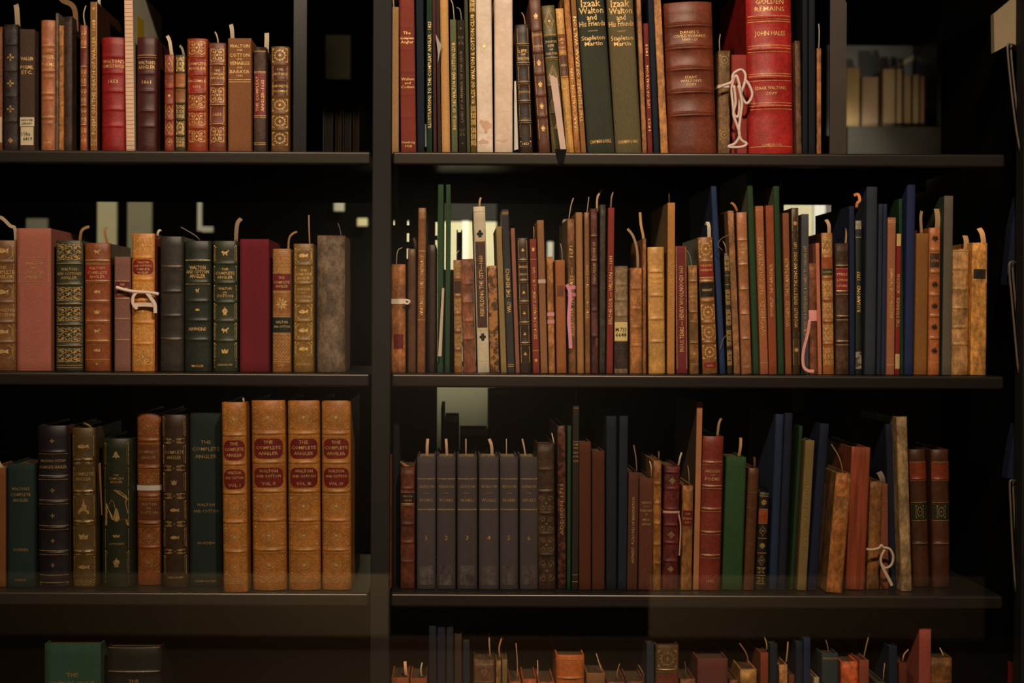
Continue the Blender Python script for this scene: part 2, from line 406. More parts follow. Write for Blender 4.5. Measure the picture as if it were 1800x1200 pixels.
    for L in lab:
        z1, z0 = Z(L[0]), Z(L[1]); i0 = (L[3] if len(L) > 3 else .02)*W; lk = L[4] if len(L) > 4 else 'leather'
        o = mk('title_label', *patch(z0, z1, i0, .00025, .3*(z1-z0) if len(L) > 6 else 0), lk, alb(L[2], G), root)
        if len(L) > 5 and L[5]: o['label'] = L[5]
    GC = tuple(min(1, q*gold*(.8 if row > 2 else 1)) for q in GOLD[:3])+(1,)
    parts = []
    for py in lines: parts.append(patch(Z(py)-.00035, Z(py)+.00035, .03*W, .0004))
    for O in orn:
        kd, p0, p1 = O[:3]; z1, z0 = Z(p0), Z(p1); ww = W*(O[3] if len(O) > 3 else .84); hh = (z1-z0)
        for vf in ornament(kd, ww, hh, max(.00035, min(.00075, ww*.035))):
            v, f = vf; parts.append(lay(([(W/2+x, (z0+z1)/2+z) for x, z in v], f), .00045))
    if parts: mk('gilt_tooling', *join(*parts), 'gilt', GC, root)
    letters = []
    for T in txt:
        if T[0] == 'v' or T[0] == 'V':
            _, p0, p1, st, hp = T[:5]; xo = T[5] if len(T) > 5 else 0; v, f, tw = text_mesh(st); z1, z0 = Z(p0), Z(p1); L = z1-z0
            sz = hp*S*k/CAP; sx = L/tw
            letters.append(([(W/2+xo*W-vy*sz+hp*S*k/2, 0, z0+vx*sx) for vx, vy in v], f))
        else:
            cy, st, hp = T[:3]; mw = T[3] if len(T) > 3 else .86; v, f, tw = text_mesh(st); sz = hp*S*k/CAP; sx = min(sz*1.15, W*mw/tw)
            zc = Z(cy); letters.append(([(W/2+(vx-tw/2)*sx, 0, zc-hp*S*k/2+vy*sz) for vx, vy in v], f))
    if letters:
        V, F = join(*letters); V = [(x, prof(x, z)-.00055, z) for x, _, z in V]
        dark = isinstance(gold, str)
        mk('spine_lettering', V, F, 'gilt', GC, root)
    B = dict(root=root, W=W, H=H, d=d, r=r, s=s, y=y, row=row, G=G, Z=Z, prof=prof, shelf=shelf, topblock=H-in_, x0=x0, k=k)
    BOOKS[s] = B
    for q in (slip or []): paper_slip(B, *q)
    return B
def paper_slip(B, pts, wpx=3, col=(165, 145, 115), what='pale paper slip', yy=.02, tw=None):
    """a slip of paper tucked between the pages; it ends where it meets the page block"""
    y = B['y']+B['r']+yy; G = B['G']
    P = [P3(px, py, y) for px, py in pts]
    base = P[-1]; zt = (B['root'].matrix_basis @ Vector((B['W']/2, B['d']/2, B['topblock']))).z
    P[-1] = Vector((base.x, y, zt-.0003)) if base.z > zt-.004 or True else base
    if len(P) > 2 and P[-2].z < P[-1].z+.001: P.pop(-2)
    P = smooth_path(P, 4)
    P = [p+Vector((0, -.006*math.sin(i/len(P)*3.1), 0)) for i, p in enumerate(P)]; P[-1].y = y
    V, F = ribbon(P, wpx*S, .0003, tw)
    o = mk('paper_slip', V, F, 'paper', alb(col, G)); n = sum(1 for q in B.get('slips', []) if 1); B.setdefault('slips', []).append(o)
    tagd(o, f"{what} sticking up from the {B['s']}", 'bookmark', 'paper slips marking the books')
    return o
def stain(B, px, py, rx, rz, col, seed=1, hole=None):
    rg = random.Random(seed); k = B['k']; cx = (px-B['x0'])*S*k; cz = B['Z'](py); P = []
    for i in range(28):
        a = 2*math.pi*i/28; q = 1+.22*math.sin(3*a+seed)+.15*math.sin(5*a+2*seed)+rg.uniform(-.12, .12)
        P.append((min(B['W']-.0008, max(.0008, cx+rx*S*q*math.cos(a))), cz+rz*S*q*math.sin(a)))
    V, F = fan(P, (cx, cz)); o = mk('stain', [(x, B['prof'](x, z)-.0002-.00002*seed, z) for x, z in V], F, 'vellum', alb(col, B['G']), B['root']); return o
def wrap_tape(B, p0, p1, col, label, name='cloth_tape', mat='paper', cat='ribbon'):
    W, d, Z = B['W'], B['d'], B['Z']; z1, z0 = Z(p0), Z(p1); e = .0007
    xs = [W*i/8 for i in range(9)]
    loop = [(-e, B['r'])]+[(x, min(B['prof'](x, z0+(z1-z0)*q/4) for q in range(5))-e) for x in xs]+[(W+e, B['r']), (W+e, d+e), (-e, d+e)]
    V = []; F = []; n = len(loop)
    for z in (z0, z1): V += [(x, yy, z) for x, yy in loop]
    for i in range(n): F.append((i, (i+1) % n, n+(i+1) % n, n+i))
    inner = [(x+(e*.5 if x < W/2 else -e*.5), yy+(e*.4 if yy < d/2 else -e*.4)) for x, yy in loop]
    m0 = len(V)
    for z in (z0, z1): V += [(x, yy, z) for x, yy in inner]
    for i in range(n):
        j = (i+1) % n; F += [(m0+j, m0+i, m0+n+i, m0+n+j), (i, m0+i, m0+j, j), (n+i, n+j, m0+n+j, m0+n+i)]
    o = mk(name, V, F, mat, alb(col, B['G'])); o.location = B['root'].location; o.rotation_euler = B['root'].rotation_euler
    tagd(o, label, cat, 'tapes and ties round the books'); return o
# ---------------- shelving, glass, rooms in front and behind ----------------
DK = (.013, .0115, .010, 1); BL = (.008, .008, .008, 1)
def struct(o): o['kind'] = 'structure'; return o
def shelf_x(px, y=FRONT): return (px-800)*S*(2+y)/2
LIPH = .0200
def shelf_board(name, xa, xb, zt, label, grp):
    root = bpy.data.objects.new(name, None); C.objects.link(root); root.location = (xa, FRONT, zt)
    w_ = xb-xa
    bevbox('shelf_lip', (0, w_, 0, .010, -LIPH, 0), 'satin_metal', (.085, .074, .064, 1), root, .0038, 7)
    bevbox('shelf_top', (.0005, w_-.0005, .0102, .33, -.004, -.0004), 'painted_metal', (.012, .011, .010, 1), root, .0004, 1)
    bevbox('back_lip', (.001, w_-.001, .3303, .334, -.02, .0), 'matte', BL, root, .0004, 1)
    tagd(root, label, 'shelf', 'metal bookshelves'); return root
LW = ['upper out-of-frame', 'top', 'second', 'third', 'bottom']
ORD = {1: 'topmost black metal shelf', 2: 'second black metal shelf down', 3: 'third black metal shelf down', 4: 'lowest black metal shelf', 0: 'black metal shelf above the frame'}
for r in (0, 1, 2, 3, 4):
    shelf_board('shelf', -.86, shelf_x(650), Z_SHELF[r], f"{ORD[r]} in the left bay", None)
    shelf_board('shelf', shelf_x(688.5), shelf_x(1766), Z_SHELF[r], f"{ORD[r]} in the right bay", None)
    # the shelf of the aisle side, back to back
    for xa, xb, wd in ((-.86, shelf_x(650), 'left'), (shelf_x(688.5), shelf_x(1766), 'right')):
        bevbox('rear_shelf', (xa, xb, .30, .60, Z_SHELF[r]-.022, Z_SHELF[r]-.002), 'matte', BL, None, .001, 1)
        o = bpy.context.scene.objects[-1] if False else None
for o in list(C.objects):
    if o.name.startswith('rear_shelf'):
        lft = (o.bound_box[0][0]+o.bound_box[6][0])/2 < shelf_x(650)-.2 and o.bound_box[6][0] < shelf_x(670)
        zz = o.bound_box[0][2]; r = min(range(5), key=lambda q: abs(Z_SHELF[q]-.022-zz))
        tagd(o, f"{['highest', 'upper', 'middle', 'lower', 'lowest'][r]} dark shelf facing away behind the {'left' if lft else 'right'} bay", 'shelf', 'shelves of the far side')
def post(name, x0, x1, lab, pa=.42, pb=.58, dp=.33):
    root = bpy.data.objects.new(name, None); C.objects.link(root); root.location = (shelf_x(x0), FRONT-.004, -1.50)
    w_ = shelf_x(x1)-shelf_x(x0)
    bevbox('front_strip', (0, w_, 0, .028, 0, 2.6), 'plain', (.013, .0125, .012, 1), root, .0015, 2)
    bevbox('side_panel', (w_*pa, w_*pb, .0282, dp, 0, 2.6), 'matte', (.006, .0055, .005, 1), root, .0005, 1)
    tagd(root, lab, 'post', 'uprights of the bookshelves')
post('shelf_post', 653.5, 686.5, 'dark grey metal upright between the left and right bays')
post('shelf_post', 1796, 1830, 'dark metal upright at the right edge of the photo', .82, .99, .40)
# grey end plates / bookends
def plate(name, x0, x1, ytop, y, row, col, lab, cat='bookend', rad=12, d=.004, base=True):
    root = bpy.data.objects.new(name, None); C.objects.link(root)
    xa, _ = XZ(x0, 560, y); xb, _ = XZ(x1, 560, y); _, zt = XZ((x0+x1)/2, ytop, y); h = zt-Z_SHELF[row]; w_ = xb-xa
    root.location = (xa, y, Z_SHELF[row]); rr = rad*S
    pts = [(0, 0), (w_, 0)]+[(w_-rr+rr*math.cos(a), h-rr+rr*math.sin(a)) for a in [math.pi/2*i/6 for i in range(7)]]+[(0, h)]
    n = len(pts); V = [(x, 0, z) for x, z in pts]+[(x, d, z) for x, z in pts]
    F = [tuple(range(n)), tuple(range(2*n-1, n-1, -1))]+[(i+n, (i+1) % n+n, (i+1) % n, i) for i in range(n)]
    mk('upright_plate', V, F, 'painted_metal', col, root)
    if base: bevbox('foot_plate', (-.01, w_+.03, .0045, .12, 0.0003, .0018), 'painted_metal', col, root, .0003, 1)
    tagd(root, lab, cat, 'metal bookends'); return root
plate('bookend', 1457, 1486, -4, .002, 1, (.055, .043, .036, 1), 'tall grey-brown metal bookend right of the thin orange book')
plate('bookend', 514, 537, -12, .006, 1, (.006, .006, .006, 1), 'dark metal bookend plate at the end of the top left row', rad=2)
def rod_end(row, pts, lab):
    root = bpy.data.objects.new('wire_bookend', None); C.objects.link(root); base = P3(1790, 560, .02); root.location = (base.x, .02, Z_SHELF[row])
    off = root.location
    def seg(nm, q, r):
        P = [P3(px, py, yy)-off for px, py, yy in q]; o = mk(nm, *tube(smooth_path(P, 4), r), 'painted_metal', (.16, .13, .10, 1), root, smooth=True)
    seg('front_rod', pts, .0016)
    seg('rear_rod', [(px+6, py+2, yy+.012) for px, py, yy in pts], .0016)
    tagd(root, lab, 'bookend', 'wire bookends at the right end')
rod_end(1, [(1786, 80, -.01), (1776, 78, -.018), (1771, 86, -.02), (1778, 160, -.02), (1786, 225, -.02), (1793, 266, -.02)], 'thin wire bookend leaning by the right upright, top shelf')
rod_end(2, [(1786, 462, -.01), (1779, 460, -.018), (1774, 470, -.02), (1779, 530, -.02), (1785, 600, -.02), (1790, 655, -.02)], 'thin wire bookend leaning by the right upright, second shelf')
rod_end(3, [(1786, 846, -.01), (1780, 844, -.018), (1775, 850, -.02), (1777, 900, -.02), (1780, 960, -.02), (1785, 1040, -.02)], 'thin wire bookend leaning by the right upright, third shelf')
# slotted rear upright: strips round real holes
def slotted():
    y0, y1 = .335, .338; k = (2+y0)/2
    X = lambda px: (px-800)*S*k
    Zq = lambda py: (560-py)*S*k
    z0, z1 = -1.50, 1.1; cols = [(690.5, 693.5), (714.5, 718.5), (764.5, 768)]
    rows = [(386, 396), (410, 425), (437, 455)]
    xs = [687]+[v for c in cols for v in c]+[769]
    V = []; F = []
    def add(xa, xb, za, zb):
        nonlocal V, F; V, F = join((V, F), box(X(xa), X(xb), y0, y1, za, zb))
    add(687, 690.5, z0, z1); add(693.5, 714.5, z0, z1); add(718.5, 764.5, z0, z1); add(768, 769, z0, z1)
    for ci, (a, b_) in enumerate(cols):
        rr = rows[:1] if ci == 0 else rows
        if ci == 2: rr = [(390, 414), (422, 440)]
        zz = z1
        for ra, rb in rr: add(a, b_, Zq(ra), zz); zz = Zq(rb)
        add(a, b_, z0, zz)
    o = mk('slotted_upright', V, F, 'matte', BL); tagd(o, 'black slotted upright behind the second right shelf, light showing through slots', 'upright')
slotted()
# books on the far side of the shelving, seen through the gaps
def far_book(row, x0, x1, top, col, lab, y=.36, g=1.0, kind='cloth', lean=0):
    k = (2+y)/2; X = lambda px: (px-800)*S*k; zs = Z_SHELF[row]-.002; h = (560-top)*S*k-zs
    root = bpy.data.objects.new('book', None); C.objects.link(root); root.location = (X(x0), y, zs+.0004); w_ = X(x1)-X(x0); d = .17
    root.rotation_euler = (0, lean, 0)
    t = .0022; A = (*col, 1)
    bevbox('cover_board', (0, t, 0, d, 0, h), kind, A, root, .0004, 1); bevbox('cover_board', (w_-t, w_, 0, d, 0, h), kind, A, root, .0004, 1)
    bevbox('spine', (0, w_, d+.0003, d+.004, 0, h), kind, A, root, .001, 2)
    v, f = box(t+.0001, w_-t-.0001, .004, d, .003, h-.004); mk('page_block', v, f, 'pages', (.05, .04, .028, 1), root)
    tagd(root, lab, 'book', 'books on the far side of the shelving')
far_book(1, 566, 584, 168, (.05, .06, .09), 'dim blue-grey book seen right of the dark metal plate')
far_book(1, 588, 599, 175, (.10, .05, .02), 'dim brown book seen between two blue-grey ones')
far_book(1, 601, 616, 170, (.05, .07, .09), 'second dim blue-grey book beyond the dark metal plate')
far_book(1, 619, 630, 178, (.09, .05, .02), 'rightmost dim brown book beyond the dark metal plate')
far_book(2, 770, 801, 470, (.012, .012, .012), 'added black book blocking the door light behind the tall green pamphlets')  # black book added to close a bright gap to the door
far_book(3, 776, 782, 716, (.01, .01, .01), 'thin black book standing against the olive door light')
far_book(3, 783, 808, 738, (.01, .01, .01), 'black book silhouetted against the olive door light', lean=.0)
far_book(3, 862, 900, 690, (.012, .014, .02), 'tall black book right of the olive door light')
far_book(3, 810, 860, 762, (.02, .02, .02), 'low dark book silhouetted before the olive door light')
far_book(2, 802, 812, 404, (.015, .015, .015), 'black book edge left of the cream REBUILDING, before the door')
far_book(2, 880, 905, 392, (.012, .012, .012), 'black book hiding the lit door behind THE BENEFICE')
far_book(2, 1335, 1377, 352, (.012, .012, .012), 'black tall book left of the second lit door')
# blue books and pale card beyond the right end
def slab(name, quad, y, d, mat, col, lab, cat, grp=None):
    V = [P3(px, py, y) for px, py in quad]+[P3(px, py, y)+Vector((0, d, 0)) for px, py in quad]; n = len(quad)
    F = [tuple(range(n)), tuple(range(2*n-1, n-1, -1))]+[(i+n, (i+1) % n+n, (i+1) % n, i) for i in range(n)]
    o = mk(name, V, F, mat, col); tagd(o, lab, cat, grp); return o
slab('pale_card', [(1748, 92), (1747, 24), (1762, 12), (1793, -14), (1793, 88), (1784, 80), (1774, 78)], .0, .012, 'paper', (.34, .27, .17, 1), 'pale card box behind the wire bookend at the top right corner', 'box')
slab('book', [(1768, 500), (1778, 400), (1790, 345), (1795, 345), (1795, 505)], .002, .02, 'cloth', (.007, .011, .032, 1), 'dim blue book cover slanting by the right upright, second shelf', 'book')
slab('book', [(1770, 840), (1777, 790), (1786, 745), (1795, 745), (1795, 842)], .002, .02, 'cloth', (.008, .015, .045, 1), 'dim blue book cover slanting by the right upright, third shelf', 'book')
# ---- glass in front
o = bevbox('window_1', (-1.35, 1.45, -.126, -.120, -1.45, 1.05), 'glass', (1, 1, 1, 1), None, .0005, 1); struct(o)
# ---- room behind the shelving
YB = 2.2
def wallrect(name, x0, x1, y0, y1, y, th, mat, col, kind='structure'):
    k = (2+y)/2; o = bevbox(name, ((x0-800)*S*k, (x1-800)*S*k, y, y+th, (560-y1)*S*k, (560-y0)*S*k), mat, col, None, .001, 1); o['kind'] = kind; return o
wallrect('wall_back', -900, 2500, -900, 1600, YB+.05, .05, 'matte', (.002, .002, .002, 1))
wallrect('door_1', 678, 872, 388, 830, YB, .04, 'plain', (.60, .57, .36, 1))
wallrect('trim_1', 678, 872, 352, 387, YB-.01, .05, 'matte', (.03, .03, .026, 1))
wallrect('trim_2', 811, 824, 388, 600, YB-.02, .018, 'plain', (.82, .82, .70, 1))
wallrect('door_2', 1372, 1482, 352, 560, YB, .04, 'plain', (.66, .62, .42, 1))
wallrect('trim_3', 1430, 1438, 352, 560, YB-.02, .018, 'plain', (.85, .85, .80, 1))
wallrect('trim_4', 1438, 1476, 352, 376, YB-.02, .018, 'plain', (.85, .85, .80, 1))
wallrect('glimpse_panel_5', 346, 354, 356, 408, YB-.02, .018, 'plain', (.70, .70, .55, 1)); wallrect('glimpse_panel_15', 170, 204, 349, 560, YB-.02, .018, 'plain', (.60, .56, .34, 1)); wallrect('glimpse_panel_16', 223, 266, 346, 560, YB-.02, .018, 'plain', (.30, .28, .18, 1)); wallrect('glimpse_panel_17', 45, 82, 387, 560, YB-.02, .018, 'plain', (.28, .27, .2, 1))  # pale panels added to stand for bright glimpses of the far room
wallrect('glimpse_panel_6', 354, 374, 400, 410, YB-.02, .018, 'plain', (.70, .70, .55, 1))
wallrect('glimpse_panel_7', 586, 604, 354, 372, YB-.02, .018, 'plain', (.5, .48, .35, 1)); wallrect('glimpse_panel_8', 627, 645, 384, 398, YB-.02, .018, 'plain', (.5, .45, .25, 1))
wallrect('glimpse_panel_9', 990, 1004, 386, 416, YB-.02, .018, 'plain', (.8, .8, .7, 1)); wallrect('glimpse_panel_10', 962, 972, 424, 470, YB-.02, .018, 'plain', (.6, .6, .5, 1))
wallrect('glimpse_panel_11', 1394, 1416, 670, 722, YB-.02, .018, 'plain', (.22, .20, .12, 1)); wallrect('glimpse_panel_12', 570, 614, 62, 140, YB-.02, .018, 'plain', (.05, .045, .02, 1))
for (x, z, tx, tz, e, sz) in ((.05, .75, -.02, .27, 66, .68), (1.05, .85, 1.13, .30, 48, .42), (-.85, .9, -.95, .33, 16, .8)):  # unseen spots added to brighten the doors and pale panels
    l = bpy.data.lights.new('rear_fill_spot', 'SPOT'); l.energy = e; l.spot_size = sz*1.3; l.spot_blend = .9; l.shadow_soft_size = .05; l.color = (1, .95, .78)
    q = bpy.data.objects.new('rear_fill_spot', l); C.objects.link(q); q.location = (x, 1.2, z); q.rotation_euler = (Vector((tx, YB, tz))-q.location).to_track_quat('-Z', 'Y').to_euler()
# far bookcase glimpsed right of the bookend on the top shelf
def farcase():
    y = YB-.25; k = (2+y)/2; X = lambda px: (px-800)*S*k; Zq = lambda py: (560-py)*S*k
    root = bpy.data.objects.new('far_bookcase', None); C.objects.link(root); root.location = (X(1486), y, Zq(262))
    W_, H_ = X(1645)-X(1486), Zq(40)-Zq(262); zs = Zq(219)-Zq(262)
    bevbox('plinth_panel', (0, W_*1.5, -.01, .20, -1.55-Zq(262), zs), 'painted_metal', (.022, .018, .012, 1), root, .002, 1)
    bevbox('side_panel', (W_, W_*1.5, 0, .20, zs+.0005, H_), 'painted_metal', (.012, .011, .01, 1), root, .002, 1)
    bevbox('back_panel', (0, W_-.0005, .20, .21, zs+.0005, H_-.02), 'plain', (.16, .17, .18, 1), root, .001, 1)
    v, f = [(W_*.45, .195, Zq(118)-Zq(262)), (W_*.52, .195, Zq(118)-Zq(262)), (W_-.001, .195, Zq(78)-Zq(262)), (W_-.001, .195, Zq(69)-Zq(262))], [(0, 1, 2, 3)]
    v = v+[(a, .199, c) for a, _, c in v]; f = f+[(7, 6, 5, 4), (0, 4, 5, 1), (1, 5, 6, 2), (2, 6, 7, 3), (3, 7, 4, 0)]
    mk('pale_strip', v, f, 'plain', (.5, .45, .32, 1), root)
    tagd(root, 'dark bookcase across the far room glimpsed right of the tall bookend', 'bookcase')
    data = [(1491, 1515, 112, .30, .20, .09), (1519, 1548, 128, .24, .16, .10), (1556, 1578, 114, .30, .21, .12), (1580, 1590, 113, .26, .18, .09), (1593, 1606, 124, .20, .14, .07), (1609, 1620, 124, .22, .15, .08), (1622, 1630, 126, .2, .1, .05)]
    nm = ['leftmost', 'second', 'third', 'fourth', 'fifth', 'sixth', 'rightmost']
    for i, (a, b_, t, *c) in enumerate(data):
        r2 = bpy.data.objects.new('book', None); C.objects.link(r2); r2.location = (X(a), y+.03, Zq(219)+.001); w_ = X(b_)-X(a); h = Zq(t)-Zq(219)
        bevbox('cover', (0, w_, 0, .13, 0, h), 'cloth', (*c, 1), r2, .004, 2)
        tagd(r2, f'{nm[i]} tan book of seven in the far dark bookcase', 'book', 'books in the far bookcase')
farcase()
l = bpy.data.lights.new('far_case_fill', 'SPOT'); l.energy = 26; l.spot_size = .34; l.spot_blend = 1; l.color = (1, .85, .6); l.shadow_soft_size = .03  # unseen spot added to brighten the far bookcase
q = bpy.data.objects.new('far_case_fill', l); C.objects.link(q); q.location = (1.45, .75, .1); q.rotation_euler = (Vector((1.28, 1.95, .58))-q.location).to_track_quat('-Z', 'Y').to_euler()
# ---- room in front of the glass (only its reflection shows)
FZ = -1.55; YF = -4.53
def M(px, Y):      # x on the mirrored plane at room depth Y
    return (px-800)*S*(1.88+(-Y-.12))/2
def rbox(name, x0, x1, y0, y1, z0, z1, col, kind='structure', lab=None, cat=None, mat='plain'):
    o = bevbox(name, (x0, x1, y0, y1, z0, z1), mat, col, None, .004, 2)
    if lab: tagd(o, lab, cat)
    else: o['kind'] = kind
    return o
rbox('floor', -5, 5, YF-.1, 3.0, FZ-.1, FZ, (.10, .07, .045, 1))
rbox('wall_front', -5, 5, YF-.1, YF, FZ, 1.6, (.012, .010, .008, 1))  # dark colour keeps the upper wall out of the reflection
rbox('wall_lit_band_1', -5, M(686, YF), YF+.001, YF+.02, FZ+.061, -1.20, (.34, .27, .17, 1))  # pale panels stand for the lit low band of the wall
rbox('wall_lit_band_2', M(1143, YF), M(1730, YF), YF+.001, YF+.02, FZ+.061, -1.20, (.34, .27, .17, 1))
rbox('baseboard_front', -5, 5, YF+.001, YF+.02, FZ+.001, FZ+.06, (.10, .06, .03, 1))
rbox('ceiling', -5, 5, YF-.1, 3.0, 1.6, 1.7, (.02, .018, .015, 1))
SN = {1: 'top', 2: 'second', 3: 'third', 4: 'bottom'}
def B(row, x0, x1, top, col, s, **kw):
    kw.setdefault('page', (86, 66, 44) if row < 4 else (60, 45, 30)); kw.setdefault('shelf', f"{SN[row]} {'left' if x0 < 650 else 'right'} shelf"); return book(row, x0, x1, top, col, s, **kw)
def comp(kind, ys, w=.84): return [(kind, a+2, b-2, w) for a, b in ys]
def ladder(top, bot, n): return [(top+(bot-top)*i/n, top+(bot-top)*(i+1)/n) for i in range(n)]
def sl(x, y0, y1, dx=0, w=3, col=(165, 145, 115), what='pale paper slip', yy=.02):
    return ([(x+dx, y0), (x+dx*.6, y0+(y1-y0)*.35), (x+dx*.15, y0+(y1-y0)*.7), (x, y1)], w, col, what, yy)
# ===== top left shelf =====
B(1, -18, 4, 46, (120, 68, 30), 'orange book cut off at left', kind='worn', lab=[(205, 250, (170, 150, 120), .05, 'paper')])
B(1, 6, 31, 42, (44, 33, 28), 'blackish worn leather book with small gilt stars', kind='worn', bands=(78, 124, 169, 213), orn=[('cross', 84, 118), ('cross', 130, 163), ('cross', 175, 208), ('flower', 238, 256)], gold=.5, slip=[([(28, 8), (32, 20), (33, 42)], 9, (150, 130, 100), 'wide tan paper slip')])
b = B(1, 34, 61, 51, (66, 48, 36), 'dull brown cloth POEMS, ETC. with call number label', kind='cloth', txt=[(103, 'WALLER', 6), (118, 'POEMS,', 6), (127, 'ETC.', 6)], lines=(), lab=[(206, 222, (190, 170, 135), .03, 'paper', 'printed white library label'), (223, 255, (185, 165, 130), .08, 'paper', 'handwritten call number label')])
B(1, 71, 97, 35, (165, 98, 60), 'tan leather POEMS with double gilt bands', bands=(81, 91, 125, 135, 165, 174, 207, 216), lines=(79, 93, 123, 137, 163, 176, 205, 218), txt=[(100, 'WALLER', 6), (113, 'POEMS', 6), (250, '1686', 4)], rd=.2)
B(1, 98, 103, 22, (95, 78, 62), 'frayed grey-brown pamphlet', kind='worn', bkind='paper', page=(120, 95, 70))
B(1, 103.5, 112, 44, (165, 105, 50), 'slim orange-tan ribbed book', kind='worn', bands=(80, 115, 150, 184, 218), slip=[([(103, -10), (112, 2), (128, 10), (134, 24), (134, 34)], 9, (110, 80, 50), 'curling brown paper wrapper strip', .03)])
B(1, 113, 127, 28, (62, 42, 32), 'dark brown slim worn book', kind='worn')
B(1, 141, 153, 44, (140, 72, 40), 'red-brown slim gilt scrollwork book', lab=[(86, 114, (110, 35, 30), .06)], bands=(84, 117, 151, 185, 219), orn=comp('scroll', [(50, 82), (119, 149), (153, 183), (187, 217), (221, 256)]), lines=(84, 117, 151, 185, 219), slip=[([(151, 10), (149, 28), (152, 45)], 2)])
B(1, 159, 171, 3, (130, 84, 34), 'olive-gold POEMS ON THE DEATH 1688', kind='vellum', board=(60, 32, 14), txt=[('v', 35, 236, 'POEMS ON THE DEATH OF WALLER · 1688', 6)], orn=[('flower', 6, 24), ('frame', 3, 257, .95), ('scroll', 244, 257)], slip=[([(176, -8), (176, 0), (176, 5)], 5, (180, 165, 140))])
B(1, 177, 221, 65, (148, 26, 26), 'bright red 1653 Compleat Angler', bands=(99, 128, 160, 192, 221), txt=[(108, "WALTON'S", 6), (116, 'COMPLEAT ANGLER', 5.5), (143, '1653', 6)], rd=.18)
b = B(1, 222, 237, -28, (205, 165, 130), 'tall folder wrapped in ruled paper with yellow patch', kind='paper', board=(150, 140, 115), d=.2, cat='folder', name='paper_folder', xt=218, page=(170, 150, 120), rd=0)
fr = b['root']; W_, H_, r_ = b['W'], b['H'], b['r']
vf = [box(.0005, W_-.0005, -.0003, .0002, z, z+.0005) for z in [H_*.02+i*.0062 for i in range(int(H_/.0062)-1)]]
mk('ruled_line', *join(*vf), 'plain', alb((135, 85, 65), GAIN[1]), fr)
v, f = box(W_, W_+.0004, .025, .07, .168, .212); mk('sticker', v, f, 'plain', alb((150, 120, 20), GAIN[1]), fr)['label'] = 'yellow sticker'
B(1, 240, 275, 65, (76, 27, 26), 'dark maroon 1661 Angler', bands=(99, 129, 160, 195, 222), lines=(97, 101), txt=[(110, "WALTON'S", 6), (118, 'ANGLER', 6), (144, '1661', 6)], rd=.16)
B(1, 289, 306, 96, (140, 45, 28), 'small red and gold chequered book', bands=(127, 154, 182, 210, 238), orn=[('lozenge', 98, 126), ('lines', 130, 152), ('dot', 160, 176), ('lozenge', 184, 208), ('lozenge', 212, 236), ('lozenge', 240, 259), ('frame', 97, 126), ('frame', 184, 209), ('frame', 212, 237)], slip=[([(294, 63), (300, 75), (304, 97)], 6, (190, 165, 130), 'curved cream paper slip')])
B(1, 308, 326, 96, (62, 56, 28), 'small green and gold book with orange labels', bands=(127, 154, 181, 210, 238), lab=[(129, 153, (150, 85, 35)), (156, 180, (140, 85, 38))], orn=[('arab', 99, 126), ('arab', 183, 209), ('arab', 212, 237), ('arab', 240, 259), ('wreath', 99, 126), ('wreath', 212, 237)], slip=[([(316, 80), (322, 88), (326, 96)], 4, (130, 120, 100))])
B(1, 328, 364, 67, (150, 48, 24), 'wide red and gold arabesque book', bands=(100, 131, 163, 194, 225), orn=comp('rich', [(69, 99), (164, 193), (195, 224), (226, 253)])+[('frame', 103, 129), ('frame', 134, 161)], lab=[(104, 129, (145, 30, 22), .08), (134, 161, (145, 30, 22), .08)], txt=[(112, 'COMPLETE', 5), (120, 'ANGLER', 5), (142, 'FACSIMILE', 4.5), (152, '1653', 4.5)], rd=.18)
B(1, 367, 397, 75, (112, 54, 32), 'purple-brown gilt COMPLEAT ANGLER 1653', bands=(113, 149, 184, 218), orn=[('rich', 84, 110), ('frame', 116, 146), ('rich', 152, 182), ('frame', 187, 215), ('rich', 222, 252)], txt=[(124, 'THE', 3.5), (130, 'COMPLEAT', 4.5), (137, 'ANGLER', 4.5), (201, '1653', 5)], lines=(113, 149, 184, 218), slip=[([(378, 56), (383, 66), (386, 76)], 2.5)])
B(1, 401, 442, 67, (118, 74, 42), 'plain brown cloth box lettered in gold', kind='cloth', rd=.0, txt=[(81, 'WALTON', 6), (88, 'AND', 3), (97, 'COTTON', 6), (104, 'AND', 3), (111, 'VENABLES', 6), (119, 'AND', 3), (126, 'BARKER', 6), (133, '1661', 3.5)], lines=(140, 144), d=.17, name='book_box', cat='book box', slip=[([(406, 43), (409, 55), (410, 68)], 7, (170, 150, 120))])
B(1, 446, 468, 82, (66, 42, 30), 'dark brown book with long red label 1665', kind='worn', lab=[(128, 203, (120, 28, 32), .04)], lines=(90, 126, 128, 203, 206, 251, 254), bands=(), txt=[('v', 134, 196, 'THE COMPLEAT', 5, -.22), ('v', 140, 196, 'ANGLER–1665', 5, .22)], slip=[([(469, 58), (470, 70), (469, 84)], 8, (175, 155, 125), 'pointed cream paper slip')])
B(1, 476, 508, 81, (105, 70, 36), 'gold wreath-tooled book nearest the metal plate', bands=(113, 141, 169, 199, 228), orn=comp('wreath', [(82, 112), (171, 198), (200, 227), (229, 258)], .9)+[('frame', 115, 140), ('frame', 143, 168)], lab=[(115, 140, (85, 42, 26), .06), (143, 168, (85, 42, 26), .06)], txt=[(122, 'THE', 3.5), (130, 'COMPLETE ANGLER', 4.5), (151, 'IZAAK WALTON', 4.5), (160, 'FACSIMILE', 3.5)], rd=.2)
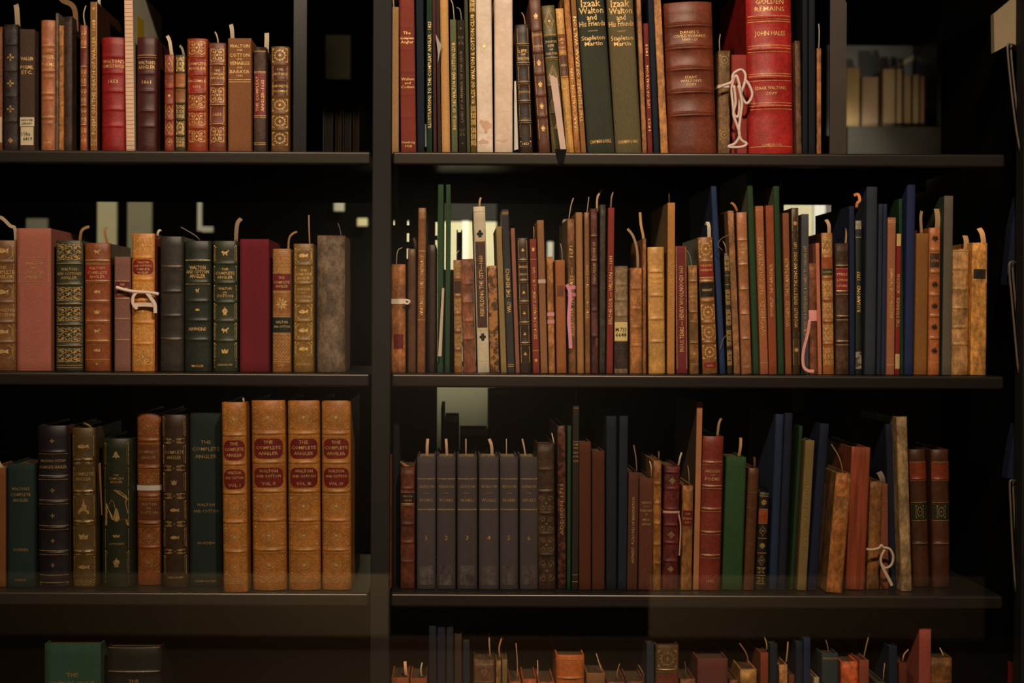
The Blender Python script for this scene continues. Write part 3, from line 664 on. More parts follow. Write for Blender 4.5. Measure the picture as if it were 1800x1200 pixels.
# ===== top right shelf =====
B(1, 688, 701, 12, (165, 125, 78), 'pale tan thin book beside the post', kind='cloth', slip=[([(690, -8), (692, 5), (693, 14)], 2)])
B(1, 705, 732, -6, (122, 42, 32), 'brick red Complete Angler, Hamburg', xt=701, kind='cloth', bands=(48, 87, 126, 166, 206), bh=.0006, txt=[(58, 'The', 5), (67, 'Complete', 5), (74, 'Angler', 5), (139, 'Walton', 5), (146, 'and', 4.5), (153, 'Cotton', 5), (250, 'Hamburg', 4), (257, '1928', 4)], lines=(68,))
B(1, 734, 747, -14, (24, 30, 44), 'dark navy tall book', xt=731, kind='cloth')
B(1, 750, 760, -12, (26, 46, 26), 'dark green ILLUSTRATIONS book', kind='cloth', txt=[('v', 38, 225, 'ILLUSTRATIONS TO THE COMPLEAT ANGLER · 1823', 5.5)])
B(1, 762, 768, -20, (62, 36, 32), 'thin brown book left of the white triangle slip', kind='cloth', xt=760, slip=[])
B(1, 770, 776, -22, (56, 34, 28), 'thin dark brown book left of a bright tan one', kind='cloth', xt=766)
B(1, 777, 792, -4, (190, 138, 78), 'bright tan rounded book', xt=773, kind='cloth', rd=.25)
B(1, 794, 805, 34, (82, 84, 54), 'grey-green BOOK OF THE CLUB', xt=791, kind='cloth', txt=[('v', 74, 228, 'BOOK Jr. OF THE WALTON AND COTTON CLUB.', 5.5)], slip=[([(790, -4), (796, 10), (799, 35)], 1.5)])
B(1, 807, 820, 35, (36, 27, 18), 'near-black slim book with faint gilt', xt=803, kind='cloth', orn=[('scroll', 62, 80), ('dot', 45, 55), ('scroll', 225, 240), ('dot', 248, 256)], txt=[('v', 90, 215, 'LINES BY A MEMBER OF THE CLUB', 4)], gold=.2, slip=[([(803, 13), (809, 20), (812, 36)], 2, (110, 100, 85))])
B(1, 821, 827, -26, (66, 66, 44), 'thin grey-green booklet', xt=816, kind='cloth', board=(90, 88, 60))
B(1, 828, 838, -8, (84, 66, 22), 'green and gold RULES OF THE CLUB', xt=825, kind='cloth', txt=[('v', 25, 182, 'RULES OF WALTON & COTTON CLUB', 6)], orn=[('arab', 184, 222, .95), ('arab', 222, 258, .95), ('arab', -4, 22, .95)])
B(1, 839, 867, -16, (222, 186, 158), 'cream vellum book with peeled foot', xt=836, kind='vellum', rd=.02, orn=[('flower', 76, 88)], gold=1.5)
B(1, 870, 902, -14, (216, 182, 152), 'cream vellum book with clean foot', xt=869, kind='vellum', rd=.02)
q = BOOKS['cream vellum book with peeled foot']; stain(q, 854, 222, 10, 11, (190, 148, 110), 1); stain(q, 846, 229, 5, 7, (222, 186, 158), 2); stain(q, 850, 249, 9, 4, (196, 158, 122), 3); stain(q, 861, 240, 4, 3, (222, 186, 158), 4)
stain(BOOKS['cream vellum book with clean foot'], 884, 247, 9, 2.2, (190, 152, 114), 5)
B(1, 913, 937, 43, (50, 33, 24), 'dark LIFE with six gold-ruled panels', xt=906, bands=(79, 112, 146, 179, 214), orn=comp('frame', [(48, 77), (81, 110), (115, 144), (148, 177), (182, 212), (217, 243), (246, 260)]), lines=(77, 81, 110, 114, 144, 148, 177, 181, 212, 216), txt=[(90, 'LIFE', 5.5), (96, 'OF', 4), (103, 'WALTON', 5), (162, 'ZOUCH', 4), (253, '1823', 4)], slip=[([(917, 22), (921, 32), (924, 45)], 1.8, (150, 110, 70), 'tan thread marker')])
B(1, 948, 968, -2, (96, 54, 36), 'brown leaning book with gilt urns', xt=930, bands=(53, 92, 130, 168, 205), orn=[('urn', 18, 40), ('urn', 96, 126), ('urn', 134, 164), ('urn', 172, 202), ('urn', 212, 240), ('frame', 56, 90), ('frame', 96, 128), ('frame', 134, 166), ('frame', 172, 203), ('frame', 210, 245)], txt=[(62, 'ZOUCH', 4.5), (82, 'WALTON', 4)])
B(1, 971, 994, 10, (92, 78, 38), 'olive gilt LIFE with dark green label', xt=952, bands=(64, 104, 150, 198), lab=[(66, 100, (22, 40, 34), .03)], orn=[('lozenge', 16, 60), ('lozenge', 112, 160), ('lozenge', 162, 204), ('bell', 206, 240)], lines=(62, 102, 106, 150, 198), txt=[(74, 'ZOUCH', 4), (81, 'LIFE', 4), (88, 'OF', 3), (95, 'WALTON', 4)], board=(46, 36, 20))
B(1, 996, 1010, 15, (186, 134, 62), 'bright gilt LIFE with brown labels', xt=976.5, bands=(60, 95, 135), lab=[(62, 92, (120, 62, 34), .04), (98, 134, (82, 48, 32), .04)], orn=[('rich', 22, 56), ('rich', 138, 176), ('rich', 178, 216), ('rich', 218, 250)], lines=(60, 94, 97, 136, 176, 216), txt=[(70, 'LIFE', 4), (76, 'OF', 3), (84, 'ISAAC', 3.5), (90, 'WALTON', 3.5), (115, '1823', 3.5)], slip=[([(990, -12), (987, 2), (986, 16)], 4, (110, 80, 50))])
B(1, 1011, 1021, -20, (178, 112, 52), 'slim orange-tan book lettered upward', xt=990, kind='worn', txt=[('v', 120, 230, 'IZAAK WALTON · 1878', 5)])
B(1, 1022, 1031, -22, (132, 88, 48), 'slim brown PEDIGREE book', xt=1002, kind='cloth', txt=[('v', 30, 215, 'THE PEDIGREE OF IZAAK WALTON', 5.5)])
JT = lambda dx: [(7, 'Izaak', 13, .72), (20, 'Walton', 11, .9), (32, 'and', 10, .36), (43, 'His Friends', 9.5, .95), (68, 'Stapleton', 8, .86), (78, 'Martin', 7.5, .66), (250, 'CHAPMAN & HALL', 6, .78)]
B(1, 1034, 1082, -14, (52, 53, 40), 'big dark green HIS FRIENDS volume', xt=1013, kind='cloth', rd=.07, txt=JT(0), orn=[('lines', 55.5, 56.5, .36)], gold=.95)
B(1, 1083, 1129, -15, (90, 78, 50), 'big faded olive HIS FRIENDS volume', xt=1066, kind='cloth', rd=.09, txt=JT(0), orn=[('lines', 55.5, 56.5, .36)], gold=.95)
B(1, 1130, 1138, -18, (152, 100, 56), 'slim tan book right of the olive volume', xt=1118, kind='worn')
B(1, 1139, 1148, 41, (116, 36, 32), 'thin red pamphlet volume', xt=1131, kind='cloth', txt=[('v', 78, 98, '1823', 4), ('v', 116, 190, 'LIFE OF WALTON', 4), ('v', 208, 230, '1823', 4)], rd=.2)
B(1, 1150, 1160, -20, (28, 38, 54), 'slim navy book between red and orange', xt=1138, kind='cloth', rd=.2)
B(1, 1162, 1175, -20, (178, 116, 60), 'orange-tan book left of CIVILE WARRES', xt=1148, kind='worn', rd=.04)
B(1, 1177, 1262, 4, (108, 50, 30), 'huge brown morocco CIVILE WARRES volume', xt=1168, rd=.13, bands=(42.5, 47, 81.5, 86, 119, 123.5, 159.5, 164, 199.5, 204), bh=.0032, txt=[(58, "DANIEL'S", 5, .42), (64.5, 'CIVILE WARRES', 5, .7), (71, '1609 - 21', 4.5, .36), (137, 'IZAAC', 4.5, .24), (143.5, "WALTON'S", 4.5, .46), (150, 'COPY', 4.5, .22)], d=.2)
bk = B(1, 1263, 1284, 88, (112, 80, 46), 'small worn tan book tied with white tape', kind='worn', orn=[('wreath', 96, 115), ('wreath', 228, 246), ('lines', 126, 140), ('lines', 190, 206)], gold=.6, slip=[([(1266, 60), (1263, 75), (1265, 90)], 1.6, (140, 125, 100), 'twisted thread marker')])
wrap_tape(bk, 149, 154, (200, 175, 150), 'thin white tape round the small worn tan book')
B(1, 1286, 1314, 96, (142, 44, 38), 'plain red shorter book behind the hanging white ties', kind='cloth', y=.012, rd=.08)
B(1, 1318, 1398, -38, (176, 34, 30), 'huge bright red GOLDEN REMAINS', xt=1313, rd=.16, bands=(31, 87, 137, 188), lines=(28, 34, 38, 80, 85, 91, 130, 134, 142, 181, 186, 192, 258), txt=[(3, 'GOLDEN', 9, .62), (16, 'REMAINS', 8, .7), (59, 'JOHN HALES', 8, .68), (155, "IZAAK WALTON'S", 5.5, .68), (165, 'COPY', 5.5, .26), (255, 'LONDON 1673', 4, .42)], bh=.002, d=.21)
B(1, 1400, 1410, 71, (98, 66, 40), 'flaking brown slim book right of GOLDEN REMAINS', kind='worn', xt=1397)
B(1, 1411, 1420, -16, (20, 24, 34), 'blue-black tall book, left of its pair', kind='cloth')
B(1, 1422, 1433, -18, (22, 28, 38), 'blue-black tall book, right of its pair', kind='cloth')
B(1, 1436, 1444, 84, (150, 92, 44), 'thin orange book by the grey bookend', kind='worn', board=(64, 34, 14), slip=[([(1439, 42), (1438, 60), (1438, 86)], 1.4, (190, 175, 150), 'white thread marker')])
# ===== second left shelf =====
B(2, -20, 28, 422, (98, 62, 32), 'brown gilt book cut off at left', bands=(460, 496, 531, 566, 601), orn=[('fishf', 424, 458), ('frame', 463, 493), ('fishf', 499, 528), ('frame', 534, 563), ('fishf', 569, 598), ('fishf', 604, 632)], txt=[(470, 'THE', 5), (478, 'COMPLETE', 6), (486, 'ANGLER', 6), (545, 'IZAAK WALTON', 5), (553, 'AND COTTON', 5)], gold=.8, slip=[([(-8, 380), (6, 384), (20, 397), (28, 402), (29, 423)], 6, (150, 130, 100), 'long curved cream paper slip', .006)])
B(2, 30, 90, 401, (132, 74, 58), 'large pink-brown cloth slipcase', kind='cloth', rd=0, orn=[('frame', 452, 497, .9)], txt=[(463, 'WALTON', 5, .52), (471, 'AND', 4, .18), (479, "COTTON'S", 5, .62), (487, 'ANGLER', 5, .52)], gold=.7, d=.2, name='slipcase', cat='slipcase')
B(2, 97, 145, 422, (44, 44, 28), 'dark green richly gilt leaf-tooled book', bands=(463, 499, 534, 570, 607), orn=comp('arab', [(425, 461), (501, 532), (536, 568), (572, 605), (609, 640)], .95)+comp('scroll', [(425, 461), (501, 532), (536, 568), (572, 605), (609, 640)], .9), lines=(463, 499, 534, 570, 607, 642, 646), txt=[(473, 'WALTON', 5, .6), (481, "AND COTTON'S", 5, .9), (488, 'ANGLER', 5, .6)], gold=.72, slip=[([(157, 398), (149, 402), (144, 410), (141, 424)], 5, (120, 88, 50), 'curled brown paper slip')])
B(2, 148, 193, 427, (118, 60, 28), 'chestnut book with fishes and red label', bands=(459, 495, 530, 565, 600), lab=[(466, 491, (128, 28, 24), .04)], orn=[('beast', 433, 453, .5), ('fish', 502, 524, .5), ('crown', 540, 556, .5), ('beast', 573, 592, .5), ('fish', 606, 626, .5), ('dot', 633, 646)], lines=(457, 462, 464, 493, 497, 528, 532, 563, 567, 598, 602, 632), txt=[(471, "WALTON'S", 5, .66), (479, 'COMPLETE', 5, .78), (486, 'ANGLER', 5, .6)], gold=.8, board=(66, 34, 18), slip=[([(188, 399), (186, 408), (191, 424)], 5, (130, 90, 50), 'folded brown paper slip')])
b2_ = B(2, 201, 229, 451, (112, 74, 60), 'small dusty pink book with maroon label', kind='cloth', bands=(494, 525, 560, 597), bh=.0005, lab=[(494, 524, (95, 30, 30), .03)], lines=(494, 524, 560, 597), txt=[(500, 'THE', 4, .3), (508, 'COMPLETE', 4.5, .8), (516, 'ANGLER', 4.5, .6)])
bt = B(2, 231, 271, 410, (176, 112, 46), 'golden calf book with a ribbon bow', kind='leather', board=(112, 50, 34), bands=(453, 491, 528, 567, 604), lab=[(456, 482, (120, 26, 24), .05, 'leather', None, 1)], orn=comp('rich', [(413, 450), (494, 526), (569, 602), (606, 646)])+[('scroll', 533, 562)], txt=[(461, 'WALTON', 3.5, .5), (467, "AND COTTON'S", 3.5, .8), (473, 'COMPLETE', 3.5, .6), (479, 'ANGLER', 3.5, .5)], yp=0, slip=[([(283, 404), (280, 407), (277, 413)], 4)])
B(2, 281, 322, 415, (42, 36, 29), 'black worn morocco book', kind='leather', bands=(470, 512, 555, 597), board=(58, 46, 34), lines=(467, 473, 594, 600), gold=.25, slip=[([(318, 399), (333, 407), (347, 416), (352, 424)], 1.4, (110, 100, 85), 'thin grey strip', .03)])
B(2, 324, 370, 423, (33, 36, 26), 'dark green book with two small gilt flourishes', bands=(459, 496, 529, 563, 597), lines=(457, 499), txt=[(470, 'WALTON', 6.5, .62), (477.5, 'AND COTTON', 6, .86), (485, 'ANGLER', 6.5, .6), (578, 'HAWKINS', 6, .66), (643, 'MDCCCIII', 4, .44)], orn=[('beast', 502, 520, .3), ('fish', 537, 552, .3)])
B(2, 374, 417, 423, (42, 44, 26), 'green book with framed gilt beasts', bands=(463, 497, 531, 564, 599), orn=[('double', 431, 460, .95), ('beast', 434, 456, .62), ('frame', 467, 494, .95), ('frame', 501, 528, .95), ('double', 533, 561, .95), ('urn', 536, 558), ('double', 567, 597, .95), ('beast', 570, 592, .6), ('double', 602, 630, .95), ('crown', 608, 626, .6), ('frame', 632, 646, .95)], txt=[(473, 'THE', 4, .3), (480, 'COMPLETE', 5, .78), (487, 'ANGLER', 5, .64), (507, 'WALTON', 4.5, .55), (514, 'AND', 3, .2), (520, 'COTTON', 5, .66), (641, 'LONDON 1766', 3.5, .6)], slip=[([(424, 384), (418, 395), (415, 424)], 7, (120, 95, 75), 'curved pinkish paper slip')])
B(2, 422, 473, 420, (98, 18, 26), 'plain crimson slipcase', kind='cloth', rd=0, name='slipcase', cat='slipcase')
B(2, 479, 511, 437, (134, 84, 40), 'gold lattice book dated 1767', orn=[('net', 445, 476, .95), ('leaf', 514, 554, .9), ('net', 590, 630, .95)], lab=[(481, 510, (105, 24, 26), .0), (558, 584, (24, 40, 34), .0)], lines=(440, 443, 478, 480, 512, 514, 552, 556, 586, 588, 632, 636), txt=[(488, 'THE', 4, .3), (496, 'COMPLETE', 4.5, .88), (503, 'ANGLER', 4.5, .7), (566, 'WALTON', 4.5, .66), (574, 'AND COTTON', 4, .9), (642, '1767', 4, .4)], gold=.85, slip=[([(522, 407), (515, 411), (509, 420), (507, 438)], 3.4, (130, 95, 60), 'bent tan slip')])
B(2, 516, 551, 428, (110, 78, 32), 'olive-gold book with framed fishes', bands=(465, 498, 531, 564, 597), orn=[('fishf', 436, 463, .9), ('frame', 468, 496, .9), ('frame', 501, 529, .9), ('fishf', 534, 562, .9), ('fishf', 567, 595, .9), ('fishf', 600, 627, .9)], txt=[(475, 'THE', 4, .36), (482, 'COMPLETE', 4.5, .8), (489, 'ANGLER', 4.5, .66), (508, 'WALTON', 4.5, .66), (515, 'AND', 3, .24), (522, 'COTTON', 4.5, .72), (640, 'LONDON 1766', 3.5, .7)], slip=[([(543, 378), (544, 400), (545, 429)], 2.4, (130, 95, 70), 'thin upright tan slip')])
B(2, 557, 606, 413, (98, 78, 58), 'grey-brown suede book with crumpled head', kind='worn', bkind='cloth', rd=.16, slip=[([(594, 392), (598, 402), (601, 414)], 1.2, (90, 80, 65), 'grey thread marker')])
# ===== second right shelf =====
bo = B(2, 688, 713, 464, (142, 86, 44), 'frayed tan book tied with tape', kind='worn', lab=[(587, 613, (105, 24, 20), .15)], slip=[([(707, 435), (699, 442), (697, 466)], 1.5, (140, 125, 100), 'thin looping strip')])
wrap_tape(bo, 525, 534, (185, 165, 140), 'cream tape round the frayed tan book by the post')
B(2, 717, 731, 437, (74, 44, 25), 'dark brown plain slim book', kind='leather', slip=[([(727, 418), (730, 426), (732, 440)], 5, (60, 38, 24), 'dark brown paper slip')])
B(2, 733, 747, 365, (112, 66, 32), 'brown THE CONSPIRACY', kind='leather', xt=735, board=(58, 36, 18), txt=[('v', 448, 555, 'WHITAKER — THE CONSPIRACY', 6)], lines=(441, 562), orn=[('scroll', 366, 386)], gold=.9)
B(2, 752, 767, 430, (44, 27, 19), 'blackish book shadowed behind THE CONSPIRACY', kind='leather', y=.02)
B(2, 769, 779, 324, (34, 66, 40), 'tall green pamphlet with a white strip before it', kind='cloth', xt=770, board=(34, 60, 38))
B(2, 782, 790, 324, (34, 64, 40), 'tall green pamphlet with cream back cover', kind='cloth', xt=784, board=(140, 128, 104))
B(2, 799, 813, 457, (124, 78, 36), 'slim gilt flowered brown book', xt=797, bands=(489, 520, 551, 582, 614), lab=[(494, 515, (52, 30, 22), .1)], orn=comp('scroll', [(460, 488), (521, 550), (552, 581), (584, 613), (616, 647)], .95)+comp('arab', [(460, 488), (521, 550), (552, 581), (584, 613), (616, 647)], .95), gold=.7, slip=[([(807, 440), (803, 446), (803, 459)], 1.3, (130, 115, 90), 'thin hooked strip')])
B(2, 815, 837, 455, (118, 66, 38), 'reddish calf book with four raised bands', xt=810, kind='worn', bands=(499, 531, 564, 596))
B(2, 840, 861, 363, (168, 152, 122), 'cream REBUILDING THE CITY with brown label', xt=832, kind='vellum', rd=.08, lab=[(425, 576, (62, 36, 24), .08)], lines=(372, 421, 424, 578, 581, 634), txt=[('v', 449, 556, 'REBUILDING THE CITY—1660', 7)], slip=[([(845, 347), (843, 356), (843, 366)], 3.4, (150, 115, 80))])
for q, (pa, pb) in enumerate(((403, 417), (587, 600))):
    b = BOOKS['cream REBUILDING THE CITY with brown label']; W_ = b['W']; zc = (b['Z'](pa)+b['Z'](pb))/2; rr = .0028
    fans = [fan(circ(W_/2+dx*rr, zc+dz*rr*(1 if q == 0 else -1), rr*.85, rr*.85, 9), (W_/2+dx*rr, zc+dz*rr*(1 if q == 0 else -1))) for dx, dz in ((-.9, -.4), (.9, -.4), (0, .9))]+[fan([(W_/2-rr, zc-rr*2.2*(1 if q == 0 else -1)), (W_/2+rr, zc-rr*2.2*(1 if q == 0 else -1)), (W_/2, zc)], (W_/2, zc-rr*(1 if q == 0 else -1)))]
    V, F = join(*fans); mk('leaf_stamp', [(x, b['prof'](x, z)-.0005, z) for x, z in V], F, 'plain', (.01, .01, .01, 1), b['root'])
B(2, 862, 878, 467, (124, 80, 40), 'mottled orange-brown book right of REBUILDING', xt=857, kind='marbled', slip=[])
B(2, 881, 891, 398, (122, 98, 56), 'olive-tan slim book left of THE BENEFICE', xt=872, kind='cloth')
B(2, 893, 905, 368, (44, 42, 39), 'charcoal THE BENEFICE', xt=882, kind='cloth', txt=[('v', 472, 550, 'WILD · THE BENEFICE', 6.5)], lines=(373, 376, 641, 644), board=(150, 140, 115))
B(2, 907, 914, 401, (118, 72, 52), 'thin pinkish brown pamphlet', xt=898, kind='cloth')
B(2, 915, 934, 418, (48, 31, 20), 'dark brown gilt-panelled book with bells', xt=909, bands=(458, 494, 531, 568, 604), orn=comp('frame', [(421, 456), (461, 492), (497, 529), (534, 566), (571, 602), (607, 640)])+comp('bell', [(427, 452), (501, 527), (538, 562), (574, 600), (610, 634)], .6), lines=(456, 460, 492, 496, 529, 533, 566, 570, 602, 606), txt=[(469, 'MENDEZ', 4, .8), (482, 'DIALOG', 4, .8)])
B(2, 937, 949, 420, (112, 36, 27), 'red FAIREST QUEENE', xt=931, kind='cloth', rd=.15, bands=(), lines=(456, 616), orn=[('crown', 430, 446), ('crown', 626, 640)], txt=[('v', 470, 596, 'ESSULA OR THE FAIREST QUEENE — L. W. — 1630', 5)], slip=[([(938, 398), (938, 408), (938, 421)], 1.6, (110, 90, 70))])
bw = B(2, 951, 963, 387, (118, 78, 47), 'brown paper-covered book with white band', xt=944, kind='cloth', bkind='cloth')
wrap_tape(bw, 491, 498, (160, 140, 115), 'narrow white paper band round a brown book', name='paper_band')
bw = B(2, 965, 976, 451, (155, 98, 48), 'ragged orange book with pink tapes', xt=961, kind='worn')
wrap_tape(bw, 549, 556, (180, 114, 112), 'upper pink tape round the ragged orange book')
wrap_tape(bw, 562, 569, (175, 112, 110), 'lower pink tape round the ragged orange book')
B(2, 979, 996, 457, (128, 74, 38), 'plain tan-brown book with darker square', xt=976, kind='cloth', lab=[(502, 521, (100, 54, 30), .15)], slip=[([(985, 428), (987, 440), (988, 458)], 1.2, (130, 110, 90), 'thin grey strip')])
be = B(2, 1000, 1013, 384, (108, 68, 36), 'brown 1671 tragedy tied with hanging pink tape', xt=997, kind='worn', txt=[('v', 432, 452, '1671', 6), ('v', 470, 590, 'EUTROPIA THE PIRATS —', 6)], slip=[([(1008, 348), (1003, 362), (999, 386)], 1.6, (150, 130, 100), 'thin curving strip')])
wrap_tape(be, 502, 508, (178, 108, 116), 'upper pink tape round the brown 1671 tragedy')
wrap_tape(be, 515, 521, (164, 100, 106), 'lower pink tape round the brown 1671 tragedy')
B(2, 1015, 1027, 373, (136, 92, 52), 'smooth tan-brown tall book', xt=1012, kind='cloth', rd=.2)
B(2, 1029, 1038, 373, (112, 72, 38), 'slim brown 1684 book beside the smooth tan one', xt=1027, kind='leather', txt=[('v', 466, 560, 'THE FACTION — 1684', 5)], gold=.7, slip=[([(1035, 346), (1033, 358), (1031, 374)], 1.4, (140, 120, 90))])
B(2, 1040, 1052, 366, (74, 36, 28), 'maroon-brown tall book with curled slip', xt=1038, kind='worn', bands=(415, 458, 500, 545, 590), lines=(414, 457), txt=[('v', 425, 452, 'DUKE OF', 4), ('v', 462, 496, 'GUISE', 4)], gold=.7, slip=[([(1059, 333), (1053, 340), (1049, 350), (1049, 367)], 3.5, (160, 125, 85), 'curled tan paper slip')])
B(2, 1054, 1064, 359, (52, 45, 33), 'scuffed grey-black tall book', xt=1055, kind='worn')
B(2, 1066, 1077, 365, (118, 36, 29), 'red BELPHEGOR 1691', xt=1069, kind='cloth', txt=[('v', 450, 570, 'BELPHEGOR — WILSON — 1691', 6)], slip=[([(1078, 337), (1074, 348), (1073, 366)], 2.2, (130, 100, 70))])
B(2, 1080, 1104, 467, (116, 90, 62), 'stained tan book with dark foot and call number', kind='worn', bands=(500, 527, 555), lab=[(566, 599, (180, 155, 95), .03, 'paper', 'handwritten call number label'), (600, 648, (50, 34, 24), .0, 'worn', 'dark stained foot')])
bb = BOOKS['stained tan book with dark foot and call number']
B(2, 1108, 1129, 470, (150, 94, 47), 'orange mottled calf book with two tall slips', kind='worn', bands=(507, 542, 575, 607), slip=[([(1103, 402), (1112, 415), (1119, 440), (1121, 471)], 4.2, (130, 105, 75), 'long bent paper slip'), ([(1125, 373), (1126, 395), (1130, 419), (1128, 440), (1127, 470)], 4.5, (150, 115, 75), 'tall straight paper slip', .035)])
B(2, 1130, 1136, 419, (130, 80, 42), 'slim tan pamphlet left of the pale calf book', kind='worn', bkind='paper')
B(2, 1141, 1170, 434, (182, 130, 66), 'pale tan calf book with gilt title', xt=1139, kind='leather', rd=.16, bands=(477, 519, 560, 600), orn=[('frame', 437, 474), ('lines', 483, 495, .8), ('lines', 500, 512, .8), ('frame', 522, 557), ('frame', 563, 597), ('frame', 604, 646)], txt=[(489, 'THE HONOUR', 4), (498, 'OF THE', 3.5), (506, '1662', 4)], lines=(475, 479, 517, 521, 558, 562, 598, 602), gold=.9)
B(2, 1173, 1186, 356, (156, 102, 48), 'tall tan HONOUR OF THE TAYLORS', xt=1174, kind='cloth', rd=.03, board=(120, 92, 60), txt=[('v', 438, 562, 'THE HONOUR OF THE TAYLORS · 1687', 5.5)], gold=.8, slip=[([(1176, 340), (1175, 348), (1176, 357)], 1.2, (100, 80, 60))])
B(2, 1189, 1209, 432, (98, 30, 30), 'dark red PIOUS TEARS', xt=1187, kind='cloth', rd=.03, orn=[('frame', 434, 649, .94)], txt=[('v', 468, 618, 'PIOUS TEARS — HENRY WOOLNOUGH 1661', 7)])
B(2, 1213, 1229, 467, (128, 84, 42), 'rubbed tan-brown book right of PIOUS TEARS', xt=1210, kind='worn', bands=(494, 548, 602), lines=(467, 494, 548, 602, 640), txt=[(505, 'LOVE', 4), (513, 'LOST', 4), (521, 'AND', 4), (529, '1700', 4), (565, 'VOL', 4)], orn=[('dot', 612, 632)], gold=.8, slip=[([(1208, 440), (1213, 455), (1216, 468)], 1.2, (110, 95, 80))])
B(2, 1236, 1262, 417, (124, 78, 36), 'gilt rosette book dated 1691', xt=1227, rd=.14, bands=(459, 495, 530, 567, 602), lab=[(463, 486, (130, 28, 24), .03), (497, 522, (28, 24, 18), .03), (637, 647, (120, 26, 22), .1)], orn=comp('wreath', [(420, 456), (533, 565), (569, 600), (604, 634)], .95), lines=(459, 488, 494, 526), txt=[(467, 'THE DUKES', 4, .85), (475, 'REVENGE', 4, .8), (510, 'WRIGHT', 4, .7), (643, '1691', 3.5, .5)], board=(76, 46, 26), slip=[([(1241, 396), (1243, 392), (1245, 402), (1246, 418)], 6, (180, 160, 130), 'hooked white paper slip')])
B(2, 1266, 1276, 327, (34, 50, 92), 'bright blue tall thin book', xt=1250, kind='cloth', rd=.2)
B(2, 1279, 1288, 444, (44, 36, 22), 'black speckled gilt slim book', xt=1273, orn=comp('arab', [(446, 480), (505, 540), (540, 576), (576, 612), (612, 646)], .95), gold=.8, lines=(484, 500), slip=[([(1271, 424), (1274, 434), (1276, 446)], 1.4, (130, 115, 95))])
B(2, 1291, 1302, 370, (134, 90, 54), 'brown limp book with torn head', xt=1279, kind='worn', bkind='paper', slip=[([(1285, 356), (1290, 362), (1296, 372)], 4, (140, 90, 50), 'torn brown paper flap', .008)])
B(2, 1304, 1322, 373, (144, 90, 54), 'tan calf COUNTRY-WIFE of 1675', xt=1295, bands=(422, 465, 508, 551, 595), lines=(421, 464, 508, 551, 595), txt=[(431, 'THE', 3.5, .4), (438, 'COUNTRY', 4.5, .85), (444, 'WIFE', 4, .5), (455, 'WYCHERLEY', 4, .85), (644, '1675', 4, .6)])
B(2, 1325, 1335, 300, (38, 66, 40), 'tallest green thin book', xt=1313, kind='cloth', rd=.15, board=(96, 92, 74))
B(2, 1337, 1351, 362, (136, 78, 46), 'brown THE COUNTRY-WIFE in large letters', xt=1328, kind='cloth', txt=[('v', 418, 590, 'WYCHERLEY · THE COUNTRY-WIFE', 7.5)], lines=(369, 638), gold=.8)
B(2, 1352, 1366, 361, (118, 57, 30), 'rust brown PLAIN-DEALER', xt=1346, kind='cloth', txt=[('v', 464, 557, 'WYCHERLEY · THE PLAIN-DEALER', 5.5)])
B(2, 1369, 1379, 327, (36, 60, 38), 'green thin book between two PLAIN-DEALERs', xt=1360, kind='cloth', rd=.15, board=(96, 92, 74), slip=[([(1374, 316), (1371, 322), (1370, 328)], 1)])
B(2, 1381, 1392, 374, (112, 62, 36), 'chocolate brown PLAIN-DEALER', xt=1376, kind='cloth', txt=[('v', 453, 574, 'WYCHERLEY · THE PLAIN DEALER', 6)], gold=.8)
B(2, 1394, 1407, 365, (56, 38, 18), 'dark brown EPISTLE with gilt stamps', xt=1391, txt=[('v', 426, 576, 'WYCHERLEY · EPISTLE TO THE KING AND DUKE · 1683', 5.5)], orn=[('frame', 368, 406, .8), ('leaf', 385, 400), ('lines', 410, 418), ('lines', 583, 592), ('leaf', 608, 622), ('frame', 596, 642, .8)], gold=.9)
B(2, 1409, 1422, 376, (70, 72, 80), 'grey-blue HUMOURS book', xt=1409, kind='cloth', txt=[('v', 432, 590, 'HUMOURS OF A COFFEE HOUSE. A COMEDY. TO LONDON. 1677', 5)], gold=.75)
bp = B(2, 1424, 1437, 462, (112, 62, 36), 'torn brown small book with pink tape', xt=1422, kind='worn')
wrap_tape(bp, 545, 564, (190, 124, 112), 'wide pink tape round the torn brown small book')
B(2, 1438.5, 1445, 427, (156, 90, 62), 'pink-brown thin pamphlet behind the pink-taped book', xt=1434, kind='cloth')
B(2, 1447, 1467, 409, (142, 84, 38), 'tan book with gilt foliage and dark green label', xt=1444, board=(72, 40, 22), bands=(452, 488, 527, 565, 604), lab=[(454, 471, (130, 62, 32), .04), (472, 484, (44, 46, 26), .04)], orn=comp('arab', [(412, 450), (490, 525), (529, 563), (567, 602), (607, 646)], .9)+comp('scroll', [(412, 450), (490, 525), (529, 563), (567, 602)], .9), txt=[(478, 'COUNTRY', 3, .8)], slip=[([(1452, 386), (1455, 396), (1456, 410)], 6, (165, 130, 95), 'wide tan slip')])
B(2, 1470, 1493, 427, (66, 42, 27), 'dark brown calf book with wide red label', xt=1469, kind='worn', bands=(468, 514, 556, 600), lab=[(471, 510, (125, 28, 26), .03)], lines=(466, 472, 511, 517, 555, 562, 599, 606), txt=[(482, 'STEELE', 4, .8), (492, 'LYING', 4, .8), (502, 'LOVERS', 4, .8)], slip=[([(1488, 401), (1486, 412), (1485, 428)], 4, (140, 110, 75))])
B(2, 1494, 1503, 362, (24, 32, 62), 'navy slim book with curled orange slip', xt=1493, kind='cloth', d=.19, slip=[([(1501, 343), (1507, 342), (1509, 352), (1505, 358), (1505, 364)], 5, (190, 115, 60), 'curled orange paper slip', .01)])
